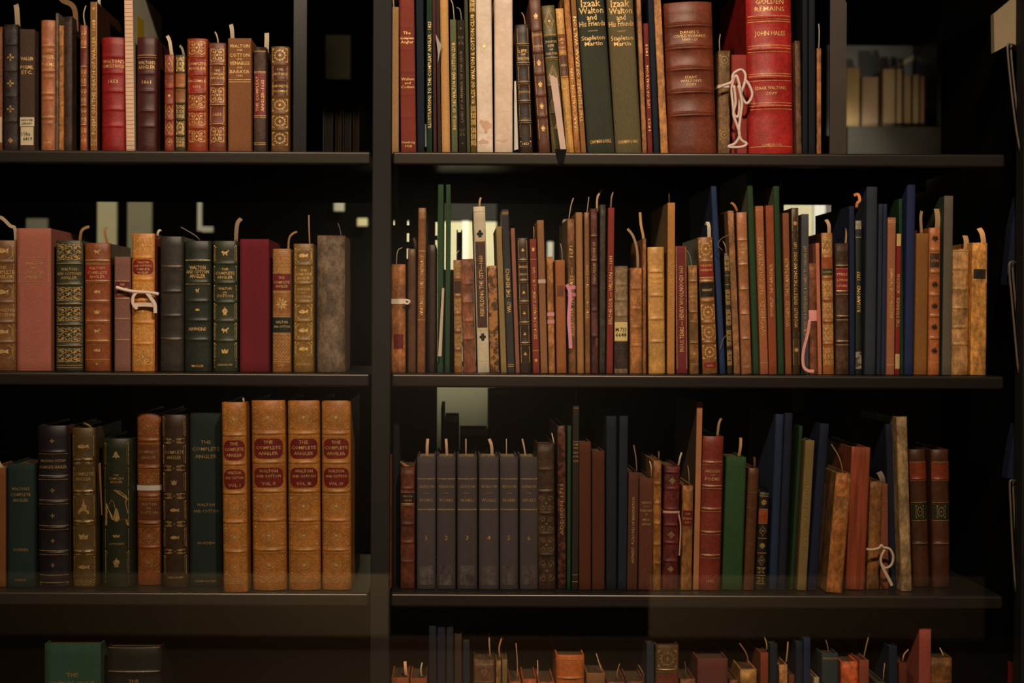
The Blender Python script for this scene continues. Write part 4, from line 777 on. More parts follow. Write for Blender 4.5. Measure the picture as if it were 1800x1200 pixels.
B(2, 1504.5, 1515, 387, (30, 38, 32), 'dark ROSAMOND 1707 with worn ends', xt=1504, kind='leather', lab=[(388, 403, (150, 135, 110), 0, 'worn', 'worn pale head'), (404, 417, (50, 56, 62), 0, 'worn', 'blue-grey band'), (618, 648, (105, 95, 75), 0, 'marbled', 'worn marbled foot')], txt=[('v', 477, 548, 'ROSAMOND · 1707', 6)], gold=1.1, lines=(417,))
B(2, 1520, 1539, 328, (44, 50, 62), 'slate blue tall book', xt=1524, kind='cloth', rd=.12)
B(2, 1541, 1548.5, 358, (36, 43, 58), 'slim slate blue book, left of a close pair', xt=1545, kind='cloth', rd=.2)
B(2, 1549, 1556, 358, (34, 42, 72), 'slim navy book, right of a close pair', xt=1553, kind='cloth', rd=.2)
B(2, 1558, 1572, 382, (136, 82, 54), 'brown THE DRUMMER', xt=1561, kind='cloth', txt=[('v', 471, 560, 'ADDISON — THE DRUMMER', 5.5)], lines=(388, 391, 641), slip=[([(1576, 372), (1577, 395), (1578, 410)], 5, (120, 100, 70), 'brown paper slip', .03)])
B(2, 1573, 1581, 410, (118, 26, 22), 'red 1716 book with cream ends', xt=1576, kind='cloth', lab=[(411, 432, (170, 130, 75), 0, 'paper', 'cream paper head'), (622, 648, (165, 130, 85), 0, 'paper', 'cream paper foot')], txt=[('v', 482, 575, 'THE DRUMMER · ADDISON', 5.5), ('v', 626, 646, '1716', 4)], gold=.8)
B(2, 1582, 1588, 349, (26, 54, 32), 'thin dark green book behind the red 1716 one', xt=1580, kind='cloth', y=.01)
B(2, 1590, 1605, 307, (32, 40, 82), 'tall deep blue book at the right end', xt=1595, kind='cloth', d=.2, rd=.12)
B(2, 1607, 1629, 410, (116, 74, 32), 'plain mid-brown cloth book', xt=1611, kind='cloth', slip=[([(1620, 371), (1616, 385), (1619, 412)], 5, (130, 100, 70), 'wavy paper slip')])
B(2, 1632, 1652, 400, (156, 86, 43), 'orange book with black flower stamps', xt=1634, rd=.16, bands=(439, 478, 518, 555, 594), lab=[(445, 470, (60, 38, 26), .08)], lines=(437, 441, 476, 480, 516, 520, 553, 557, 592, 596, 638), gold=.75, slip=[([(1646, 367), (1646, 385), (1646, 400)], 9, (140, 110, 75), 'broad upright paper slip')])
b = BOOKS['orange book with black flower stamps']
for pa, pb in ((408, 430), (490, 510), (528, 548), (564, 586), (605, 628)):
    vs = ornament('leaf', b['W']*.8, b['Z'](pa)-b['Z'](pb), .0004); V, F = join(*vs); zc = (b['Z'](pa)+b['Z'](pb))/2
    mk('flower_stamp', [(b['W']/2+x, b['prof'](b['W']/2+x, zc)-.0005, zc+z) for x, z in V], F, 'plain', (.012, .008, .006, 1), b['root'])
B(2, 1656, 1672, 344, (82, 72, 56), 'tall grey-olive book', xt=1660, kind='cloth', board=(40, 50, 34))
B(2, 1673, 1703, 437, (164, 116, 66), 'pale tan ribbed book with gilt traces', xt=1675, kind='worn', bands=(472, 508, 541, 575, 605), rd=.16, lines=(441, 470, 475, 506, 511, 540, 573, 603), gold=.8, slip=[([(1696, 414), (1696, 425), (1696, 438)], 9, (165, 125, 80), 'broad tan paper slip')])
B(2, 1706, 1733, 426, (200, 128, 58), 'bright orange parchment book at the right end', xt=1709, kind='worn', rd=.04, lab=[(473, 490, (40, 30, 22), .1, 'worn', 'black remains of a label')], slip=[([(1721, 401), (1724, 412), (1728, 428)], 9, (190, 140, 90), 'leaning cream paper slip')])
# ===== third left shelf =====
B(3, -22, 10, 822, (108, 64, 32), 'brown cloth book cut off at left', kind='cloth', rd=0, slip=[([(-2, 812), (4, 818), (10, 826)], 6)])
B(3, 12, 60, 815, (27, 48, 50), 'small teal COMPLETE ANGLER', kind='cloth', rd=.08, txt=[(859, "WALTON'S", 5.5, .66), (869, 'COMPLETE', 5.5, .72), (879, 'ANGLER', 5.5, .56), (966, 'GORDEN', 5, .54), (1019, 'LONDON', 3.5, .42)], gold=.5)
B(3, 66, 121, 748, (26, 21, 25), 'black leather book with gilt crosses', xt=64, board=(82, 46, 26), rd=.16, bands=(795, 840, 883, 928, 972), lines=(798, 836, 843, 879, 886, 924, 931, 968, 975, 1011, 1024), txt=[(810, 'WALTON & COTTON', 4.5, .8), (821, 'COMPLETE ANGLER', 5, .88)], orn=comp('cross', [(767, 783), (854, 870), (899, 914), (943, 958), (986, 1001)], .3)+[('lines', 1024, 1030, .9)], gold=.62)
B(3, 127, 168, 752, (74, 56, 27), 'olive-gold book with fish and abbey', xt=125, rd=.16, bands=(808, 864, 918, 970), orn=[('frame', 766, 803, .92), ('fish', 772, 798, .9), ('scroll', 806, 816, .9), ('frame', 822, 858, .92), ('scroll', 861, 870, .9), ('abbey', 873, 908, .9), ('frame', 872, 910, .92), ('scroll', 914, 922, .9), ('crown', 932, 954, .9), ('frame', 926, 962, .92), ('scroll', 966, 976, .9), ('frame', 978, 1015, .92), ('fish', 984, 1010, .9), ('net', 1018, 1029, .9)], txt=[(833, 'COMPLETE', 5.5, .84), (842, 'ANGLER', 5.5, .66)], gold=.62, slip=[([(147, 743), (157, 746), (166, 752)], 3, (120, 95, 60))])
B(3, 178, 232, 771, (30, 34, 18), 'dark green book with gilt angler scene', xt=177, rd=.18, orn=[('double', 778, 818, .8), ('bell', 787, 812), ('frame', 822, 856, .8), ('angler', 860, 926, .8), ('frame', 930, 964, .8), ('crown', 936, 948, .5), ('double', 968, 1009, .8), ('urn', 976, 1002), ('frame', 1013, 1025, .8)], txt=[(835, 'THE', 3, .2), (841, 'COMPLEAT', 4, .5), (847, 'ANGLER', 4, .4), (956, 'SOUTHGATE', 3.5, .5)], gold=.55)
B(3, 241, 283, 725, (112, 58, 22), 'orange-brown book with white paper band', xt=240, y=.02, rd=.14, bands=(774, 822, 872, 920, 962), lines=(770, 780, 818, 826, 868, 876, 916, 924), lab=[(783, 815, (84, 44, 22), .03), (880, 914, (84, 42, 20), .03)], orn=comp('seal', [(732, 766), (828, 866), (926, 958), (966, 1010)], .9), txt=[(794, 'COMPLEAT', 5, .84), (804, 'ANGLER', 5, .64), (886, 'WALTON', 5, .66), (893, 'AND', 3.5, .24), (901, 'COTTON', 5, .74)], gold=.5)
wrap_tape(BOOKS['orange-brown book with white paper band'], 853, 862, (165, 160, 150), 'white paper band round the orange-brown book', name='paper_band')
B(3, 286, 330, 729, (48, 31, 17), 'dark brown book with fish in gold panels', xt=283, rd=.16, kind='leather', orn=[('double', 732, 768, .92), ('scroll', 770, 780, .92), ('double', 782, 816, .92), ('scroll', 818, 828, .92), ('double', 831, 865, .92), ('crown', 838, 858, .5), ('scroll', 867, 877, .92), ('double', 880, 914, .92), ('fish', 886, 908, .7), ('scroll', 916, 926, .92), ('double', 928, 962, .92), ('fish', 934, 956, .7), ('scroll', 965, 974, .92), ('double', 976, 1010, .92)], txt=[(795, 'COMPLETE', 5.5, .76), (804, 'ANGLER', 5.5, .58), (1015, 'LONDON 1847', 3.5, .66)], gold=.62)
B(3, 334, 390, 725, (26, 41, 42), 'large dark teal cloth COMPLETE ANGLER', kind='cloth', rd=.04, y=.012, txt=[(777, 'THE', 6, .34), (789, 'COMPLETE', 6.5, .86), (802, 'ANGLER', 6.5, .68), (887, 'WALTON', 5, .56), (898, 'AND COTTON', 5, .8), (954, 'GORDEN', 4.5, .56), (1021, 'LONDON 1897', 3.5, .66)], gold=.5)
def vol(x0, x1, top, n, s, y, xt, b0):
    o = lambda *p: tuple(q+b0 for q in p)
    B(3, x0, x1, top, (154, 96, 36), s, xt=xt, y=y, yp=0, rd=.16, bands=o(762, 813, 864, 915, 967), bh=.0015, lines=o(758, 767, 809, 818, 860, 869, 911, 920, 963, 971),
      lab=[(771+b0, 806+b0, (105, 20, 16), .07, 'leather', None, 1), (822+b0, 857+b0, (105, 20, 16), .07, 'leather', None, 1)], orn=comp('seal', [o(712, 756), o(871, 909), o(922, 961), o(974, 1012)], .92)+[('net', 1013+b0, 1024+b0, .9)],
      txt=[(777+b0, 'THE', 5.5, .34), (787+b0, 'COMPLETE', 5.5, .78), (797+b0, 'ANGLER', 5.5, .64), (828+b0, 'WALTON', 5, .56), (837+b0, 'AND COTTON', 4.5, .74), (850+b0, f'VOL. {n}', 5, .5)], gold=.9)
vol(392, 435, 707, 'I', 'golden tooled VOL. I nearest the shelf edge', -.03, 389, 3)
BV = BOOKS['golden tooled VOL. I nearest the shelf edge']; paper_slip(BV, [(427, 696), (429, 701), (430, 708)], 3)
vol(444, 503, 704, 'II', 'golden tooled VOL. II, widest of the set', -.016, 441, 0)
vol(507, 563, 704, 'III', 'golden tooled VOL. III', -.012, 505, 0)
vol(566, 617, 704, 'IV', 'golden tooled VOL. IV at the right end', -.010, 565, 0)
# ===== third right shelf =====
B(3, 682, 688, 800, (120, 55, 22), 'thin orange sliver of a book half behind the post', kind='worn')
B(3, 691, 702, 715, (20, 23, 28), 'blue-black tall book beside the post', kind='cloth', y=.03)
B(3, 704, 729, 820, (88, 42, 20), 'small red-brown book with black label', kind='worn', bands=(858, 888, 921, 953, 987), lab=[(866, 884, (26, 20, 16), .03)], lines=(865, 885, 889), txt=[(872, 'STRONGS', 3.5, .7), (879, 'TALES', 3.5, .6)], gold=.6, slip=[([(704, 811), (714, 817), (724, 823)], 4, (130, 100, 65), 'bent tan slip')])
AX = [(733, 766), (768, 801), (804, 839), (842, 877), (879, 911), (914, 946)]
AS = [([(752, 771), (751, 785), (751, 803)], 5), ([(784, 771), (785, 785), (786, 803)], 4.4), ([(819, 771), (819, 785), (819, 803)], 2), ([(860, 771), (864, 783), (865, 803)], 5.2), ([(890, 771), (890, 785), (890, 803)], 1.4), ([(918, 771), (921, 785), (924, 803)], 2.6)]
NW = ['first', 'second', 'third', 'fourth', 'fifth', 'sixth']
for i, (a, b_) in enumerate(AX):
    B(3, a, b_, 803, (72, 66, 74), f'grey cloth WORKS numbered {i+1}', kind='cloth', rd=.1, d=.15, yp=.001*i % .003, page=(120, 105, 80), lines=(841, 842, 895, 896), bands=(), orn=[('lines', 866, 867, .3)],
      txt=[(855, 'ADDISON', 5, .8), (879, 'WORKS', 5.5, .74), (945, str(i+1), 8, .3)], gold=.62, lab=[(994, 1028, (88, 82, 90), .14, 'worn', 'rubbed pale patch')], slip=[(AS[i][0], AS[i][1], (170, 135, 105))])
B(3, 947, 977, 779, (62, 42, 27), 'shabby dark brown gilt-rubbed book', xt=944, kind='worn', bands=(825, 864, 902, 938, 975), lines=(861,), orn=comp('scroll', [(868, 900), (905, 936), (942, 973), (980, 1026)], .9), gold=.35, slip=[([(970, 761), (972, 772), (974, 784)], 1.8)])
B(3, 981, 995, 748, (80, 32, 22), 'marbled maroon book with tall letters', xt=980, kind='marbled', txt=[('v', 850, 940, 'ADDISON 1713', 6)], gold=.6)
B(3, 997, 1003, 748, (30, 58, 30), 'thin green book beside the marbled maroon one', xt=998, kind='cloth')
B(3, 1005, 1016, 712, (36, 31, 26), 'blackish tall narrow book with upright thread', xt=1007, kind='cloth', lines=(717, 776, 1010, 1022), txt=[(781, 'POEMS', 3.5), (787, 'AND', 3), (795, 'ESSAYS', 3.5), (802, 'BY THE', 3), (810, 'AUTHOR', 3.5)], gold=.7, slip=[([(1012, 678), (1012, 695), (1012, 713)], 1.2, (150, 140, 125), 'white upright thread')])
B(3, 1018, 1039, 776, (76, 38, 19), 'plain brown cloth book, taller of a pair', kind='cloth', rd=.03)
B(3, 1041, 1063, 792, (72, 36, 18), 'plain brown cloth book, shorter of a pair', kind='cloth', rd=.03)
B(3, 1066, 1084, 731, (24, 34, 50), 'slate navy tall book, left of two', kind='cloth')
B(3, 1086, 1101, 731, (26, 37, 56), 'slate navy tall book, right of two', xt=1089, kind='cloth')
B(3, 1102, 1120, 830, (76, 42, 30), 'brown PLEASURES OF IMAGINATION', xt=1105, kind='cloth', rd=.03, txt=[('v', 874, 990, 'AKENSIDE · PLEASURES OF IMAGINATION', 4.5)], gold=.8, slip=[([(1114, 782), (1117, 805), (1119, 832)], 2, (110, 90, 65))])
B(3, 1122, 1147, 840, (82, 44, 30), 'brown PLEASURES with five gilt lines', xt=1124, kind='cloth', rd=.02, txt=[(883, 'AKENSIDE', 4, .72), (897, 'PLEASURES', 4, .86), (904, 'OF', 3, .2), (913, 'IMAGI-', 4, .5), (921, 'NATION', 4, .6)], orn=[('lines', 889.5, 890.5, .4)], gold=.75, slip=[([(1142, 810), (1144, 822), (1145, 841)], 2)])
B(3, 1148, 1162, 809, (140, 90, 38), 'yellow-tan flaking book', xt=1149, kind='worn', bands=(850, 884, 920, 957, 990), slip=[([(1158, 793), (1157, 800), (1157, 810)], 2.6, (90, 70, 50))])
br_ = B(3, 1164, 1192, 819, (98, 25, 22), 'crimson gilt book tied with a thin tape', xt=1168, kind='worn', bands=(830, 859, 895, 923, 954, 986), orn=[('flower', 834, 856), ('lines', 864, 880), ('flower', 928, 952), ('flower', 990, 1010), ('lines', 962, 978)], gold=.5, slip=[([(1198, 795), (1194, 804), (1191, 819)], 3)])
wrap_tape(br_, 898, 902, (175, 130, 115), 'thin pinkish tape round the crimson gilt book')
B(3, 1197, 1216, 853, (138, 90, 42), 'small orange worn book with red label', xt=1200, kind='worn', lab=[(897, 924, (105, 25, 22), .05)], txt=[(903, 'THE', 3, .5), (911, 'PLEAS', 3.5, .8), (918, 'OF I', 3.5, .7)], gold=.8, slip=[([(1209, 818), (1210, 835), (1210, 853)], 1.6, (110, 90, 65))])
B(3, 1218, 1228, 706, (150, 100, 64), 'tall thin pinkish tan pamphlet leaning right', xt=1225, kind='paper', board=(80, 66, 45), rd=.0)
B(3, 1229, 1266, 767, (122, 38, 30), 'red POEMS of 1772 with raised bands', xt=1236, rd=.14, bands=(814, 856, 896, 937, 978), lines=(811, 817, 853, 859, 893, 899, 934, 940, 975, 981), txt=[(828, 'AKENSIDE', 5, .74), (842, 'POEMS', 6, .7), (1022, '1772', 4.5, .42)], orn=[('lines', 834.5, 835.5, .25)], gold=.85, slip=[([(1268, 734), (1262, 745), (1260, 768)], 4, (140, 115, 80), 'bent tan strip')])
B(3, 1269, 1304, 803, (38, 66, 36), 'plain green cloth book', xt=1277, kind='cloth', rd=.02, slip=[([(1302, 769), (1300, 785), (1297, 804)], 5, (150, 115, 75), 'upright tan strip')])
B(3, 1307, 1325, 823, (80, 48, 24), 'plain chocolate calf book', xt=1316, kind='leather', lines=(866, 893), gold=.3, slip=[([(1326, 803), (1325, 812), (1325, 825)], 4, (70, 50, 35), 'dark brown slip')])
B(3, 1328, 1345, 865, (28, 21, 16), 'small black book with gilt flowers', xt=1335, orn=[('leaf', 874, 892), ('lozenge', 922, 944), ('leaf', 950, 968), ('lozenge', 974, 996), ('scroll', 998, 1008), ('scroll', 1014, 1024)], lab=[(896, 919, (150, 55, 26), .02)], lines=(868, 872, 895, 920, 946, 972, 998, 1011, 1026), gold=.8)
B(3, 1352, 1366, 728, (32, 50, 84), 'medium blue tall leaning book', xt=1364, kind='cloth', rd=.16)
B(3, 1367, 1381, 726, (24, 30, 56), 'dark indigo tall leaning book', xt=1380, kind='cloth', rd=.16)
B(3, 1388, 1394, 748, (28, 56, 30), 'thin green leaning pamphlet', xt=1405, kind='cloth')
B(3, 1401, 1417, 774, (112, 94, 54), 'olive POEMS lettered upward', xt=1416, kind='cloth', txt=[('v', 848, 960, 'BY HORALIES POEMS', 6)], gold=.5, rd=.04)
B(3, 1420, 1436, 745, (22, 30, 60), 'deep blue leaning book right of the olive one', xt=1442, kind='cloth', rd=.12)
B(3, 1438, 1446, 850, (58, 36, 19), 'dark brown hidden book behind the tan one', xt=1444, kind='cloth', y=.03)
B(3, 1452, 1480, 832, (158, 98, 46), 'scuffed orange-tan leaning book', xt=1470, kind='worn', board=(120, 86, 46), lab=[(873, 912, (140, 92, 48), .1, 'worn', 'darker rectangle of lost label')], rd=.05, y=-.02, slip=[([(1461, 780), (1472, 800), (1478, 820), (1480, 834)], 1.8, (120, 95, 60), 'long thin curved strip')])
bkx = B(3, 1486, 1519, 786, (134, 62, 36), 'tall wood-grained box leaning right', xt=1497, kind='oak', rd=0, d=.2, name='wooden_box', cat='box', board=(120, 56, 32), y=.01)
bl_ = B(3, 1524, 1546, 846, (124, 80, 40), 'battered brown book tied with white string', xt=1530, kind='worn', y=.01)
B(3, 1548, 1563, 850, (112, 62, 42), 'slim pinkish brown leaning book', xt=1546, kind='cloth', y=.012, lines=(876, 881, 896), gold=.5, slip=[([(1545, 829), (1548, 838), (1551, 850)], 10, (105, 95, 80), 'broad grey slip')])
B(3, 1565, 1577, 745, (22, 28, 50), 'shadowed navy book left of the cream spine', xt=1557, kind='cloth', y=.02)
B(3, 1585, 1604, 732, (150, 122, 82), 'tall cream flaking book leaning left', xt=1576, kind='worn', rd=.12)
for (a, b_, s) in ((1607, 1636, 'left brown calf volume with red and green labels'), (1641, 1672, 'right brown calf volume with red and green labels')):
    B(3, a, b_, 790, (72, 40, 25), s, xt=a-8 if a < 1640 else a-3, kind='leather', y=.03, bands=(842, 955), rd=.16, lab=[(812, 845, (122, 42, 22), 0), (883, 915, (40, 40, 24), 0)], lines=(812, 845, 883, 915, 955), orn=[('wreath', 888, 911, .5)], gold=.6)
# ===== bottom left shelf =====
B(4, 78, 177, 1131, (32, 66, 56), 'large teal cloth book lettered THE', kind='cloth', rd=.02, txt=[(1186, 'THE', 7, .24), (1201, 'COMPLEAT ANGLER', 7, .8)], gold=.55, d=.18)
B(4, 187, 283, 1137, (17, 17, 12), 'large black leather book lettered THE', kind='leather', rd=.06, bands=(1181,), txt=[(1197, 'THE', 6, .2)], lines=(1139, 1180), gold=.6, d=.18)
# ===== bottom right shelf =====
B(4, 688, 719, 1191, (118, 50, 26), 'rust-red book top beside the post', kind='cloth', slip=[([(712, 1162), (713, 1172), (715, 1191)], 5, (170, 130, 95))])
B(4, 721, 751, 1192, (112, 46, 24), 'rust-red book top, right of its twin', kind='cloth', slip=[([(742, 1164), (740, 1175), (742, 1192)], 2.4, (140, 125, 105))])
B(4, 754, 767, 1100, (20, 24, 32), 'blackish tall book before the blue ones', kind='cloth')
B(4, 769, 783, 1097, (22, 25, 44), 'navy tall book left of a slate one', kind='cloth')
B(4, 785, 797, 1093, (28, 32, 42), 'slate tall book left of a brown one', kind='cloth')
B(4, 799, 812, 1114, (42, 30, 22), 'dark brown notched book', kind='cloth')
B(4, 814, 826, 1127, (24, 28, 42), 'short navy book left of the gilt heart', kind='cloth')
B(4, 833, 870, 1158, (74, 48, 28), 'brown book with a gilt heart', kind='worn', orn=[('heart', 1172, 1192, .5)], lines=(1168, 1198), gold=.8, rd=.1, slip=[([(860, 1112), (860, 1130), (862, 1158)], 2.6, (130, 95, 65), 'tall tan strip')])
B(4, 872, 881, 1161, (120, 84, 42), 'slim tan book right of the gilt heart', kind='worn', slip=[([(883, 1117), (877, 1137), (880, 1160)], 2.6, (130, 95, 65), 'bent tan strip')])
B(4, 883, 892, 1159, (96, 78, 42), 'slim olive notched book', kind='cloth')
B(4, 895, 916, 1197, (110, 52, 28), 'low orange book with a long thread', kind='worn', slip=[([(907, 1130), (909, 1160), (909, 1196)], 1.4, (150, 110, 80), 'long thin thread')])
B(4, 918, 944, 1193, (130, 62, 30), 'orange-brown low book with hooked thread', kind='worn', slip=[([(945, 1160), (945, 1175), (945, 1194)], 1.3, (170, 140, 110), 'upright pin-headed thread')])
B(4, 946, 975, 1198, (124, 64, 30), 'very low orange book', kind='worn')
B(4, 978, 1028, 1152, (150, 78, 30), 'broad orange calf book with round head', kind='leather', rd=.16, bands=(1192,), lines=(1160, 1192), gold=.8)
B(4, 1031, 1064, 1183, (104, 70, 38), 'tan cloth book right of the broad orange one', kind='cloth', slip=[([(1048, 1148), (1053, 1165), (1058, 1184)], 1.6, (150, 120, 85))])
B(4, 1067, 1100, 1197, (90, 52, 30), 'low brown book, left of two', kind='worn', slip=[([(1089, 1166), (1084, 1180), (1085, 1197)], 1.6, (110, 85, 55))])
B(4, 1102, 1134, 1196, (90, 50, 32), 'low brown book, right of two', kind='worn', slip=[([(1122, 1168), (1129, 1180), (1132, 1196)], 2, (90, 70, 55))])
B(4, 1137, 1150, 1130, (32, 42, 58), 'slate blue book beside the gilt medallion', kind='cloth')
B(4, 1153, 1194, 1134, (66, 48, 24), 'dark book with gilt medallion and red label', bands=(1178,), orn=[('wreath', 1142, 1174, .85)], lab=[(1184, 1220, (92, 32, 22), .05)], lines=(1176, 1181), gold=.6, rd=.1)
B(4, 1196, 1223, 1193, (98, 54, 28), 'low brown book left of the maroon one', kind='worn', slip=[([(1204, 1162), (1204, 1178), (1204, 1194)], 1.2, (70, 60, 50))])
B(4, 1226, 1280, 1157, (76, 38, 32), 'broad maroon cloth book with notched head', kind='cloth', rd=.02)
B(4, 1283, 1299, 1194, (92, 50, 28), 'low brown book right of the maroon one', kind='worn')
B(4, 1302, 1331, 1176, (140, 100, 48), 'yellow-edged worn brown book', kind='worn', slip=[([(1300, 1130), (1311, 1148), (1316, 1176)], 2.2, (100, 70, 55), 'long arching strip')])
B(4, 1337, 1351, 1147, (100, 46, 26), 'slim rust brown book', kind='cloth', slip=[([(1341, 1112), (1346, 1130), (1346, 1148)], 1.8, (140, 110, 75))])
B(4, 1354, 1367, 1131, (24, 32, 48), 'navy book with notched head', kind='cloth')
B(4, 1370, 1385, 1168, (150, 104, 56), 'pale tan slim ribbed book', kind='worn', slip=[([(1385, 1127), (1382, 1145), (1380, 1168)], 2.4, (140, 110, 70))])
B(4, 1387, 1397, 1186, (80, 40, 26), 'short red-brown slim book', kind='cloth')
B(4, 1399, 1411, 1128, (22, 30, 50), 'dark navy book left of a bluer one', kind='cloth')
B(4, 1413, 1425, 1121, (26, 40, 72), 'medium blue book right of the dark navy one', kind='cloth')
B(4, 1429, 1438, 1190, (130, 112, 84), 'slim cream pamphlet', kind='paper', xt=1431)
B(4, 1445, 1474, 1148, (44, 54, 64), 'slate grey book with gilt rule', kind='cloth', lines=(1156, 1158), gold=.7, rd=.03, slip=[([(1450, 1120), (1453, 1134), (1455, 1148)], 1.3, (110, 95, 70))])
B(4, 1479, 1509, 1162, (168, 78, 36), 'bright orange crumbling book', kind='worn', rd=.05)
B(4, 1511, 1528, 1160, (108, 52, 34), 'red-brown book with twisted strip', kind='cloth', slip=[([(1528, 1112), (1520, 1135), (1516, 1160)], 2.4, (110, 85, 50), 'twisted brown strip')])
B(4, 1540, 1556, 1198, (50, 48, 40), 'low dark book with thin thread', kind='cloth', slip=[([(1555, 1165), (1551, 1180), (1551, 1198)], 1.8, (120, 95, 65), 'thin curved thread')])
B(4, 1563, 1578, 1135, (18, 28, 50), 'shadowed navy book left of the small brown one', kind='cloth')
B(4, 1581, 1595, 1165, (78, 34, 20), 'small dark red-brown book with hooked slip', kind='cloth', slip=[([(1597, 1141), (1588, 1147), (1585, 1155), (1587, 1166)], 2.4, (150, 110, 70), 'hooked tan slip')])
B(4, 1613, 1634, 1103, (124, 58, 46), 'tall pink-red book', kind='cloth', xt=1616, rd=.02, slip=[([(1628, 1092), (1626, 1098), (1625, 1104)], 1.2)])
B(4, 1636, 1674, 1155, (98, 62, 27), 'broad brown frayed cloth book', kind='worn', rd=.04, lines=(1197,), gold=.7, slip=[([(1652, 1138), (1654, 1146), (1658, 1156)], 1.4)])
B(4, 1782, 1792, 1170, (110, 10, 8), 'dark red book leaning at the far right', xt=1786, kind='cloth', d=.03)
# loose strips, ties and call numbers
def loose(name, pts, w, col, label, cat='paper strip', y=-.004, g=1, thick=.0004, mat='paper', tw=None, grp=None):
    P = [P3(px, py, y+(q[0] if q else 0)) for px, py, *q in pts]
    o = mk(name, *ribbon(smooth_path(P, 4), w*S, thick, tw), mat, alb(col, GAIN[g])); tagd(o, label, cat, grp); return o
def sheet(name, quad, col, label, cat, y, g, th=.0004, tilt=0.0):
    V = []
    for dy in (0, th):
        for i, (px, py) in enumerate(quad): V.append(P3(px, py, y)+Vector((0, dy+(tilt if i in (1, 2) else 0), 0)))
    F = [(0, 1, 2, 3), (7, 6, 5, 4)]+[(i, i+4, (i+1) % 4+4, (i+1) % 4) for i in range(4)]
    o = mk(name, V, F, 'paper', alb(col, GAIN[g])); tagd(o, label, cat); return o
FY = FRONT
z1f = 268
sheet('paper_slip', [(904, 143), (907, 142), (911, 262), (904, 264)], (190, 180, 165), 'white card edge standing between the clean vellum book and the dark LIFE', 'paper strip', -.012, 1)
sheet('paper_slip', [(966, 131), (980, 137), (995, 262), (985, 262)], (190, 160, 140), 'typed white slip leaning in front of the olive gilt LIFE', 'paper strip', -.016, 1, tilt=.001)
o = bpy.data.objects['paper_slip'] if False else None
sheet('paper_slip', [(766, 60), (776, 80), (769, 112), (770, 96)], (150, 140, 128), 'small white triangular slip on the thin brown books', 'paper strip', -.006, 1)
sheet('paper_slip', [(777, 506), (781, 506), (776, 626), (770, 626)], (165, 140, 115), 'long white strip in front of the tall green pamphlets', 'paper strip', -.007, 2)
sheet('paper_slip', [(173, 815), (177, 812), (180, 905), (178, 905)], (110, 72, 45), 'brown card edge left of the gilt angler book', 'paper strip', -.004, 3)
sheet('paper_slip', [(747, 218), (749, 218), (750, 258), (747, 258)], (100, 100, 95), 'small grey card edge at the foot of the navy tall book', 'paper strip', -.005, 1)
sheet('black_patch', [(975, 262), (996, 262), (991, 288), (981, 286)], (8, 8, 8), 'small black patch over the top right shelf edge below the typed slip', 'tab', FRONT-.0012, 1)  # thin black sheet over the shelf edge below the slip
# white tie hanging from the small worn tan book
def cord(name, pts, r, col, label, g, y0=-.008):
    P = [P3(px, py, y0+(q[0] if q else 0)) for px, py, *q in pts]
    o = mk(name, *tube(smooth_path(P, 5), r), 'paper', alb(col, GAIN[g]), smooth=True); tagd(o, label, 'ribbon', 'tapes and ties round the books'); return o
cord('cotton_tie', [(1262, 155, .004), (1272, 150), (1286, 144), (1288, 132, -.002), (1295, 125, -.004), (1304, 123), (1310, 131), (1309, 145, .001), (1303, 163), (1300, 180), (1299, 200), (1296, 206), (1290, 200), (1288, 180), (1286, 160), (1288, 145), (1294, 133, -.006), (1300, 150, -.006), (1304, 170), (1312, 182), (1320, 174), (1322, 163), (1316, 148), (1309, 140)], .0022, (205, 175, 155), 'white cotton tie looping in front of the plain red book', 1, -.010)
cord('cotton_tie', [(1290, 150, 0), (1293, 180), (1289, 200), (1296, 222), (1300, 238), (1292, 252), (1280, 258), (1296, 259), (1308, 257), (1312, 252), (1303, 246), (1299, 232), (1302, 200), (1304, 180), (1298, 150)], .0022, (200, 172, 152), 'white cotton tie end trailing down to the top shelf', 1, -.016)
cord('ribbon_bow', [(204, 505), (222, 510), (240, 513), (262, 514), (279, 517)], .0026, (190, 165, 145), 'white ribbon bow knotted across the golden calf book', 2, -.0065)
loose('ribbon_bow', [(240, 513), (234, 522), (234, 534), (241, 543)], 5, (185, 160, 140), 'left hanging end of the white bow', 'ribbon', -.008, 2)
loose('ribbon_bow', [(258, 514), (264, 522), (272, 534), (273, 550)], 6, (190, 165, 145), 'right hanging end of the white bow', 'ribbon', -.008, 2)
loose('ribbon_bow', [(234, 536), (252, 535), (274, 536)], 7, (180, 155, 135), 'lower white loop of the bow across the golden book', 'ribbon', -.0062, 2)
cord('cotton_tie', [(713, 527), (717, 528), (720, 530), (716, 534), (709, 532)], .0018, (185, 165, 140), 'small cream knot beside the frayed tan book by the post', 2, -.004)
loose('cloth_tape', [(996, 500), (1000, 507), (1002, 520), (1000, 560), (1002, 590), (1003, 612)], 6, (182, 116, 124), 'long pink tape hanging down over the brown 1671 tragedy', 'ribbon', -.0065, 2)
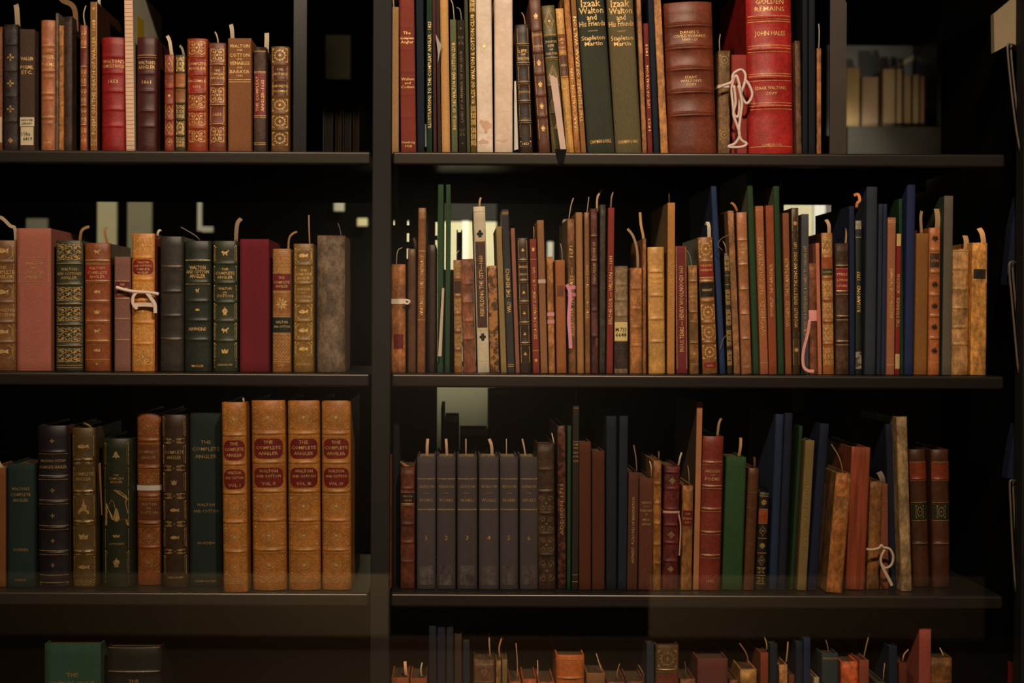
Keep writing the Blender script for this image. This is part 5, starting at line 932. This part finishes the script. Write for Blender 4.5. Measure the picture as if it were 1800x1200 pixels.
loose('cloth_tape', [(1423, 562), (1420, 585), (1412, 618), (1412, 642), (1420, 651), (1431, 652)], 5, (190, 125, 112), 'long pink tape hanging from the torn brown small book', 'ribbon', -.0065, 2)
loose('cotton_tie', [(1193, 903), (1196, 920), (1196, 942), (1194, 976)], 2.4, (170, 125, 110), 'pinkish tape end hanging beside the crimson gilt book', 'ribbon', -.003, 3)
cord('cotton_tie', [(1523, 965, .002), (1532, 966), (1545, 963), (1549, 958), (1553, 962), (1564, 965), (1570, 978), (1567, 992), (1557, 998), (1549, 990), (1549, 978), (1555, 966)], .0020, (180, 160, 130), 'white cotton string bow on the battered brown book', 3, -.004)
loose('cotton_tie', [(1549, 990), (1556, 1005), (1563, 1018), (1568, 1029)], 5, (180, 160, 130), 'white string end hanging from the battered brown book', 'ribbon', -.008, 3)
cord('cotton_tie', [(1290, 410), (1270, 418), (1262, 430), (1270, 440)], .0005, (110, 90, 70), 'fine loose thread arching past the bright blue book', 2, -.012)
cord('cotton_tie', [(1279, 586), (1270, 598), (1266, 615)], .0005, (110, 90, 70), 'fine loose thread at the foot of the bright blue book', 2, -.012)
# printed and written words on the paper labels
def word(parent_s, st, py, hp, xf=.5, mw=.8, col=(.02, .02, .02, 1)):
    b = BOOKS[parent_s]; v, f, tw = text_mesh(st); W_ = b['W']; sx = min(hp*S/CAP, W_*mw/tw); z = b['Z'](py)
    V = [(W_*xf+(x-tw/2)*sx, 0, z+(y_-.35)*hp*S/CAP) for x, y_ in v]; mk('label_writing', [(x, b['prof'](x, q)-.0006, q) for x, _, q in V], f, 'plain', col, b['root'])
word('dull brown cloth POEMS, ETC. with call number label', 'HANOVER', 211, 3.4); word('dull brown cloth POEMS, ETC. with call number label', 'LIBRARY', 217, 3.4)
word('dull brown cloth POEMS, ETC. with call number label', 'U Hse', 235, 7, .42, .6); word('dull brown cloth POEMS, ETC. with call number label', '6419', 244, 6, .55, .6)
word('stained tan book with dark foot and call number', 'M 733', 579, 7); word('stained tan book with dark foot and call number', '6648', 588, 7)
word('orange book with black flower stamps', '1714', 458, 5, .5, .6, (.5, .3, .12, 1))
